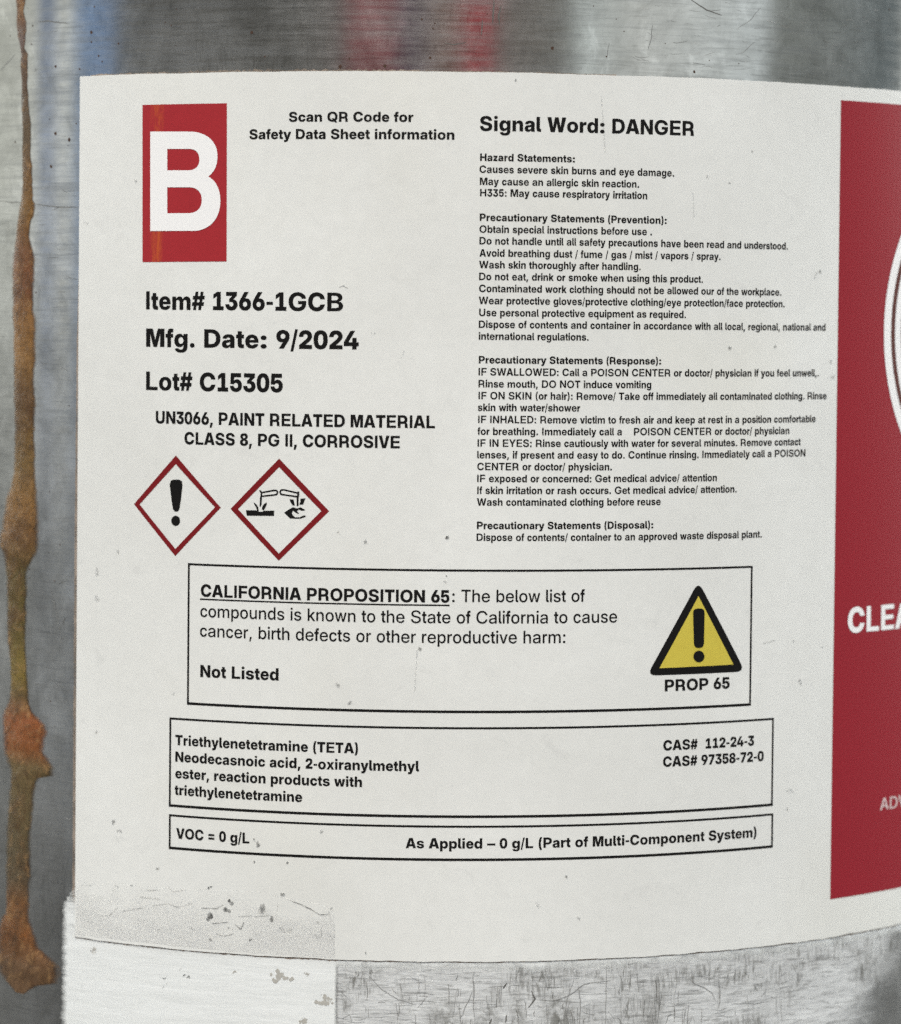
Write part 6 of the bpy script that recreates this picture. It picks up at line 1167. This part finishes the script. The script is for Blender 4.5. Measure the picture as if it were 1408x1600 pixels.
# rust specks and scratches on the steel
fl = Flat()
for u, z, r in SPECKS:
    fl.blob(u, z, r * 0.62, 0.02)
rs = random.Random(11)
for _ in range(26):
    fl.blob(rs.uniform(-52, 58), rs.uniform(28.5, 37), rs.uniform(0.05, 0.11), 0.02)
for _ in range(22):
    fl.blob(rs.uniform(-53, -45), rs.uniform(-55, 36), rs.uniform(0.04, 0.09), 0.02)
fl.make("rust_specks", SPECK, body)

fl = Flat()
for pts, w in SCRATCHES:
    P_ = []
    for (x0, y0), (x1, y1) in zip(pts, pts[1:]):
        for k in range(4):
            t = k / 4
            P_.append((x0 + (x1 - x0) * t + rs.uniform(-.05, .05), y0 + (y1 - y0) * t + rs.uniform(-.05, .05)))
    P_.append(tuple(pts[-1]))
    fl.line(P_, w * (0.6 if pts[0][1] > -70 else 0.42), 0.03, (0 if w > 0.15 else 1) if pts[0][1] > -70 else (0 if w > 0.3 else 1), True)


def stroke(u, z, L, ang, w):
    P_ = []
    n = 4
    c, s = math.cos(ang), math.sin(ang)
    bend = rs.uniform(-0.08, 0.08)
    for k in range(n + 1):
        t = k / n - 0.5
        o = bend * L * (4 * t * t - 1) + rs.uniform(-.03, .03)
        P_.append((u + c * L * t - s * o, z + s * L * t + c * o))
    fl.line(P_, w, 0.026 + rs.uniform(0, 0.004), rs.choice((0, 1, 1, 2)), True)


# rubbed belt below the label: short strokes round the can, clusters of upright ones
for _ in range(150):
    u = rs.uniform(U_BELT0 + 0.5, 50)
    stroke(u, rs.uniform(-87, -75.2), rs.uniform(0.4, 2.2), rs.gauss(0.0, 0.12), rs.uniform(0.02, 0.05))
for cu, sd_, nn in ((4.5, 2.0, 44), (14.5, 1.7, 56), (26.5, 2.0, 36), (-4, 4.5, 26), (33, 6, 22), (9.0, 1.2, 16)):
    for _ in range(nn):
        stroke(rs.gauss(cu, sd_), rs.uniform(-88, -75.6) - abs(rs.gauss(0, 1)), rs.uniform(0.6, 3.4), math.pi / 2 + rs.gauss(0, 0.08), rs.uniform(0.025, 0.07))
for _ in range(40):
    stroke(rs.uniform(U_BELT0, 46), rs.uniform(-87, -76), rs.uniform(0.5, 2.2), rs.uniform(0, math.pi), rs.uniform(0.02, 0.045))
# sparse hairlines on the upper band and the left flank
for _ in range(90):
    stroke(rs.uniform(22, 56), rs.uniform(28, 37), rs.uniform(0.4, 1.8), rs.gauss(0.0, 0.2), rs.uniform(0.02, 0.05))
for _ in range(70):
    stroke(rs.uniform(-52.5, -44.6), rs.uniform(-66, 36), rs.uniform(0.3, 1.6), rs.gauss(0.0, 0.25), rs.uniform(0.02, 0.055))
fl.make("scratches", [SCRATCH, SCRATCH_GREY, SCRATCH_PALE], body)

# white remains of an old sticker on the steel below the label
LU, LZ0, LZ1 = LABEL
fl = Flat()
res = []
for i in range(len(RESIDUE)):
    (x0, y0), (x1, y1) = RESIDUE[i - 1], RESIDUE[i]
    left = x0 < LU + 2.0 and x1 < LU + 2.0 and abs(y1 - y0) > 0.05
    n = max(1, int(math.hypot(x1 - x0, y1 - y0) / 0.10)) if left else max(1, int(math.hypot(x1 - x0, y1 - y0) / 0.4))
    for k in range(n):
        t = k / n
        jx = rs.gauss(0, 0.13) if left else rs.gauss(0, 0.05)
        res.append((x0 + (x1 - x0) * t + jx, y0 + (y1 - y0) * t))
fl.solids([res], 0.05, 0, 3.0)
# thin white margin of gum left along the foot of the label
band_t, band_b = [], []
uu = U_BELT0 - 0.3
w_ = 0.8
while uu < 70:
    w_ = 2.2
    band_t.append((uu, LZ0 + 0.4))
    band_b.append((uu, LZ0 - w_))
    uu += 0.22
fl.solids([band_t + band_b[::-1]], 0.04, 0, 3.0)
resid = fl.make("sticker_residue", RESID, can)

fl = Flat()
for bu, bz, br in PEELS:
    for _ in range(22):
        fl.blob(bu + rs.gauss(0, br * 0.5), bz + rs.gauss(0, br * 0.3) - 0.2 * br, br * rs.uniform(0.06, 0.26), 0.055 + rs.uniform(0, 0.01), 0, 8)
fl.make("peeled_patches", PEEL, resid)

# ------------------------------------------------------------------ the paper label: a sheet with thickness
T_LAB = 0.17
U_END = 165.0
v, f, uv = [], [], []
nu = 420
zr = [LZ0 + (LZ1 - LZ0) * k / 14 for k in range(15)]
eb = et = 0.0
edges_b, edges_t = [], []
for i in range(nu + 1):
    u = LU + (U_END - LU) * i / nu
    eb = eb * 0.8 + rs.gauss(0, 0.022)
    et = et * 0.8 + rs.gauss(0, 0.012)
    edges_b.append((u, LZ0 + eb))
    edges_t.append((u, LZ1 + et))
    for z in [LZ0 + eb] + zr[1:-1] + [LZ1 + et]:
        v.append(wrap(u, z, T_LAB))
        uv.append((u, z))
nc = len(zr)
for i in range(nu):
    for j in range(nc - 1):
        f.append((i * nc + j, (i + 1) * nc + j, (i + 1) * nc + j + 1, i * nc + j + 1))
n_face = len(f)


def cut_edge(pts, flip):
    """the paper's cut edge: a narrow wall of its own vertices"""
    n0 = len(v)
    for u, z in pts:
        v.append(wrap(u, z, T_LAB)); uv.append((u, z))
        v.append(wrap(u, z, 0.0)); uv.append((u, z))
    for k in range(len(pts) - 1):
        q = (n0 + 2 * k, n0 + 2 * k + 1, n0 + 2 * k + 3, n0 + 2 * k + 2)
        f.append(q[::-1] if flip else q)


cut_edge(edges_b, False)
cut_edge(edges_t, True)
cut_edge([(LU, z) for z in [edges_b[0][1]] + zr[1:-1] + [edges_t[0][1]]], True)
cut_edge([(U_END, z) for z in [edges_b[-1][1]] + zr[1:-1] + [edges_t[-1][1]]], False)
label = build("paper_label", v, f, uv, PAPER, can)
label.data.polygons.foreach_set('use_smooth', [k < n_face for k in range(len(f))])

# grubby glue showing round the paper's edge
fl = Flat()
edge = []
zc = LZ0 - 0.15
lf = []
while zc < LZ1 - 30:
    lf.append((LU - 0.28 - 0.10 * rs.random() - 0.18 * max(0, min(1, (0 - zc) / 30)), zc))
    zc += 0.5
fl.solids([[(LU + 0.3, LZ0 - 0.15)] + lf + [(LU - 0.06, LZ1 - 20), (LU + 0.3, LZ1 - 20)]], 0.03)
bt, bb = [], []
uu = LU - 0.1
while uu < 62:
    k = 1.0 if uu < U_BELT0 else 0.65
    bb.append((uu, LZ0 - k * (0.10 + 0.16 * rs.random())))
    bt.append((uu, LZ0 + 0.3))
    uu += 0.35
fl.solids([bt + bb[::-1]], 0.065)
bt, bb = [], []
uu = LU + 1.5
while uu < 20:
    bt.append((uu, LZ1 + 0.05 + 0.34 * rs.random() * max(0.15, 1 - abs(uu + 22) / 42)))
    bb.append((uu, LZ1 - 0.3))
    uu += 0.3
fl.solids([bt + bb[::-1]], 0.03)
fl.make("glue_line", GLUE, label)

# torn and creased paper at the label's lower left corner
fl = Flat()
tp = []
for i in range(len(TAPE)):
    (x0, y0), (x1, y1) = TAPE[i - 1], TAPE[i]
    n = max(1, int(math.hypot(x1 - x0, y1 - y0) / 0.4))
    for k in range(n):
        t = k / n
        tp.append((x0 + (x1 - x0) * t + rs.gauss(0, 0.05), y0 + (y1 - y0) * t + rs.gauss(0, 0.04)))
fl.solids([tp], T_LAB + 0.045, 0, 1.5)
fl.make("torn_patch", SCUFF, label)

# ------------------------------------------------------------------ printing
INK = T_LAB + 0.025
TOP = T_LAB + 0.055

fl = Flat()
fl.solids([BADGE_Q], INK, 0, 1.0)
fl.make("red_badge", BADGE, label)
fl = Flat()
fl.holed(BGLYPH[0], BGLYPH[1:], TOP, 0, 1.0)
fl.make("badge_letter", WHITE, label)

PU, PZ0, PZ1 = PANEL
fl = Flat()
PU1 = 2 * CIRCLE[0] - PU
fl.solids([[(PU, PZ0), (PU1, PZ0), (PU1, PZ1), (PU, PZ1)]], INK, 0, 1.0)
fl.make("red_panel", RED, label)


def circ(r, n=220):
    return [(CIRCLE[0] + r * math.cos(2 * math.pi * k / n), CIRCLE[1] + r * math.sin(2 * math.pi * k / n)) for k in range(n)]


fl = Flat()
r1, r2, r3, r4 = CIRCLE[2:]
fl.holed(circ(r1), [circ(r2)], TOP, 0, 1.0)
fl.holed(circ(r2), [circ(r3)], TOP, 1, 1.0)
fl.holed(circ(r3), [circ(r4)], TOP, 0, 1.0)
fl.holed(circ(r4), [], TOP, 1, 1.0)
fl.make("round_emblem", [WHITE, MAROON], label)

blocks = {}
for blk, wgt, txt, u0, u1, z, cap in TEXT:
    if blk == 'panel_text':
        blk = 'panel_heading' if wgt == 'B' else 'panel_caption'
    blocks.setdefault(blk, []).append((wgt, txt, u0, u1, z, cap))
for blk, lines in blocks.items():
    fl = Flat()
    for wgt, txt, u0, u1, z, cap in lines:
        if blk.startswith('panel'):
            text_line(fl, wgt, txt, u0, u1, z, cap, TOP)
        else:
            text_line(fl, wgt, txt, u0, u1, z, cap, INK)
    if blk == 'proposition_text':
        u0, u1, z0, z1 = UNDERLINE
        fl.solids([[(u0, z0), (u1, z0), (u1, z1), (u0, z1)]], INK)
    fl.make(blk, {'panel_heading': WHITE, 'panel_caption': PINKW}.get(blk, BLACK), label)

for nm, bx in (("proposition_box", BOX_PROP), ("ingredient_box", BOX_INGR), ("voc_box", BOX_VOC)):
    fl = Flat()
    u0, u1, z0, z1 = bx
    lw = 0.235
    fl.holed([(u0, z0), (u1, z0), (u1, z1), (u0, z1)],
             [[(u0 + lw, z0 + lw * 1.25), (u1 - lw, z0 + lw * 1.25), (u1 - lw, z1 - lw), (u0 + lw, z1 - lw)]], INK)
    fl.make(nm, BLACK, label)

fl = Flat()
fl.holed(DIA1[0], DIA1[1:], INK, 0)
fl.solids(EX1, INK, 1)
fl.make("exclamation_pictogram", [DARKRED, BLACK], label)
fl = Flat()
fl.holed(DIA2[0], DIA2[1:], INK, 0)
fl.solids(CORR, INK, 1)
fl.make("corrosion_pictogram", [DARKRED, BLACK], label)
fl = Flat()
fl.holed(TRI_O, [TRI_I], INK, 0)
fl.solids([TRI_I], INK - 0.01, 1)
fl.solids(TRI_EX, TOP, 0)
fl.make("warning_triangle", [BLACK, YELLOW], label)

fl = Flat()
for pts, w, a in SMUDGES_CREASES:  # dirt marks, plus the torn corner's creases, their darkness drawn in grey
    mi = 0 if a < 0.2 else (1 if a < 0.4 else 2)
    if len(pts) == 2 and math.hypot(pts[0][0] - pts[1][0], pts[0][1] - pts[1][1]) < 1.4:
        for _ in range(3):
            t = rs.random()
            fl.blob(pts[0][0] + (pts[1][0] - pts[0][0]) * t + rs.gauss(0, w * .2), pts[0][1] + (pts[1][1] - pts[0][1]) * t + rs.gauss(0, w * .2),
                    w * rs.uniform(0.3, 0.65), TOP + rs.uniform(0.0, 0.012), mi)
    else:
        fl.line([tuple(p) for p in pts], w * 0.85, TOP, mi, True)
fl.make("smudges_creases", SMUDGE_CREASE, label)
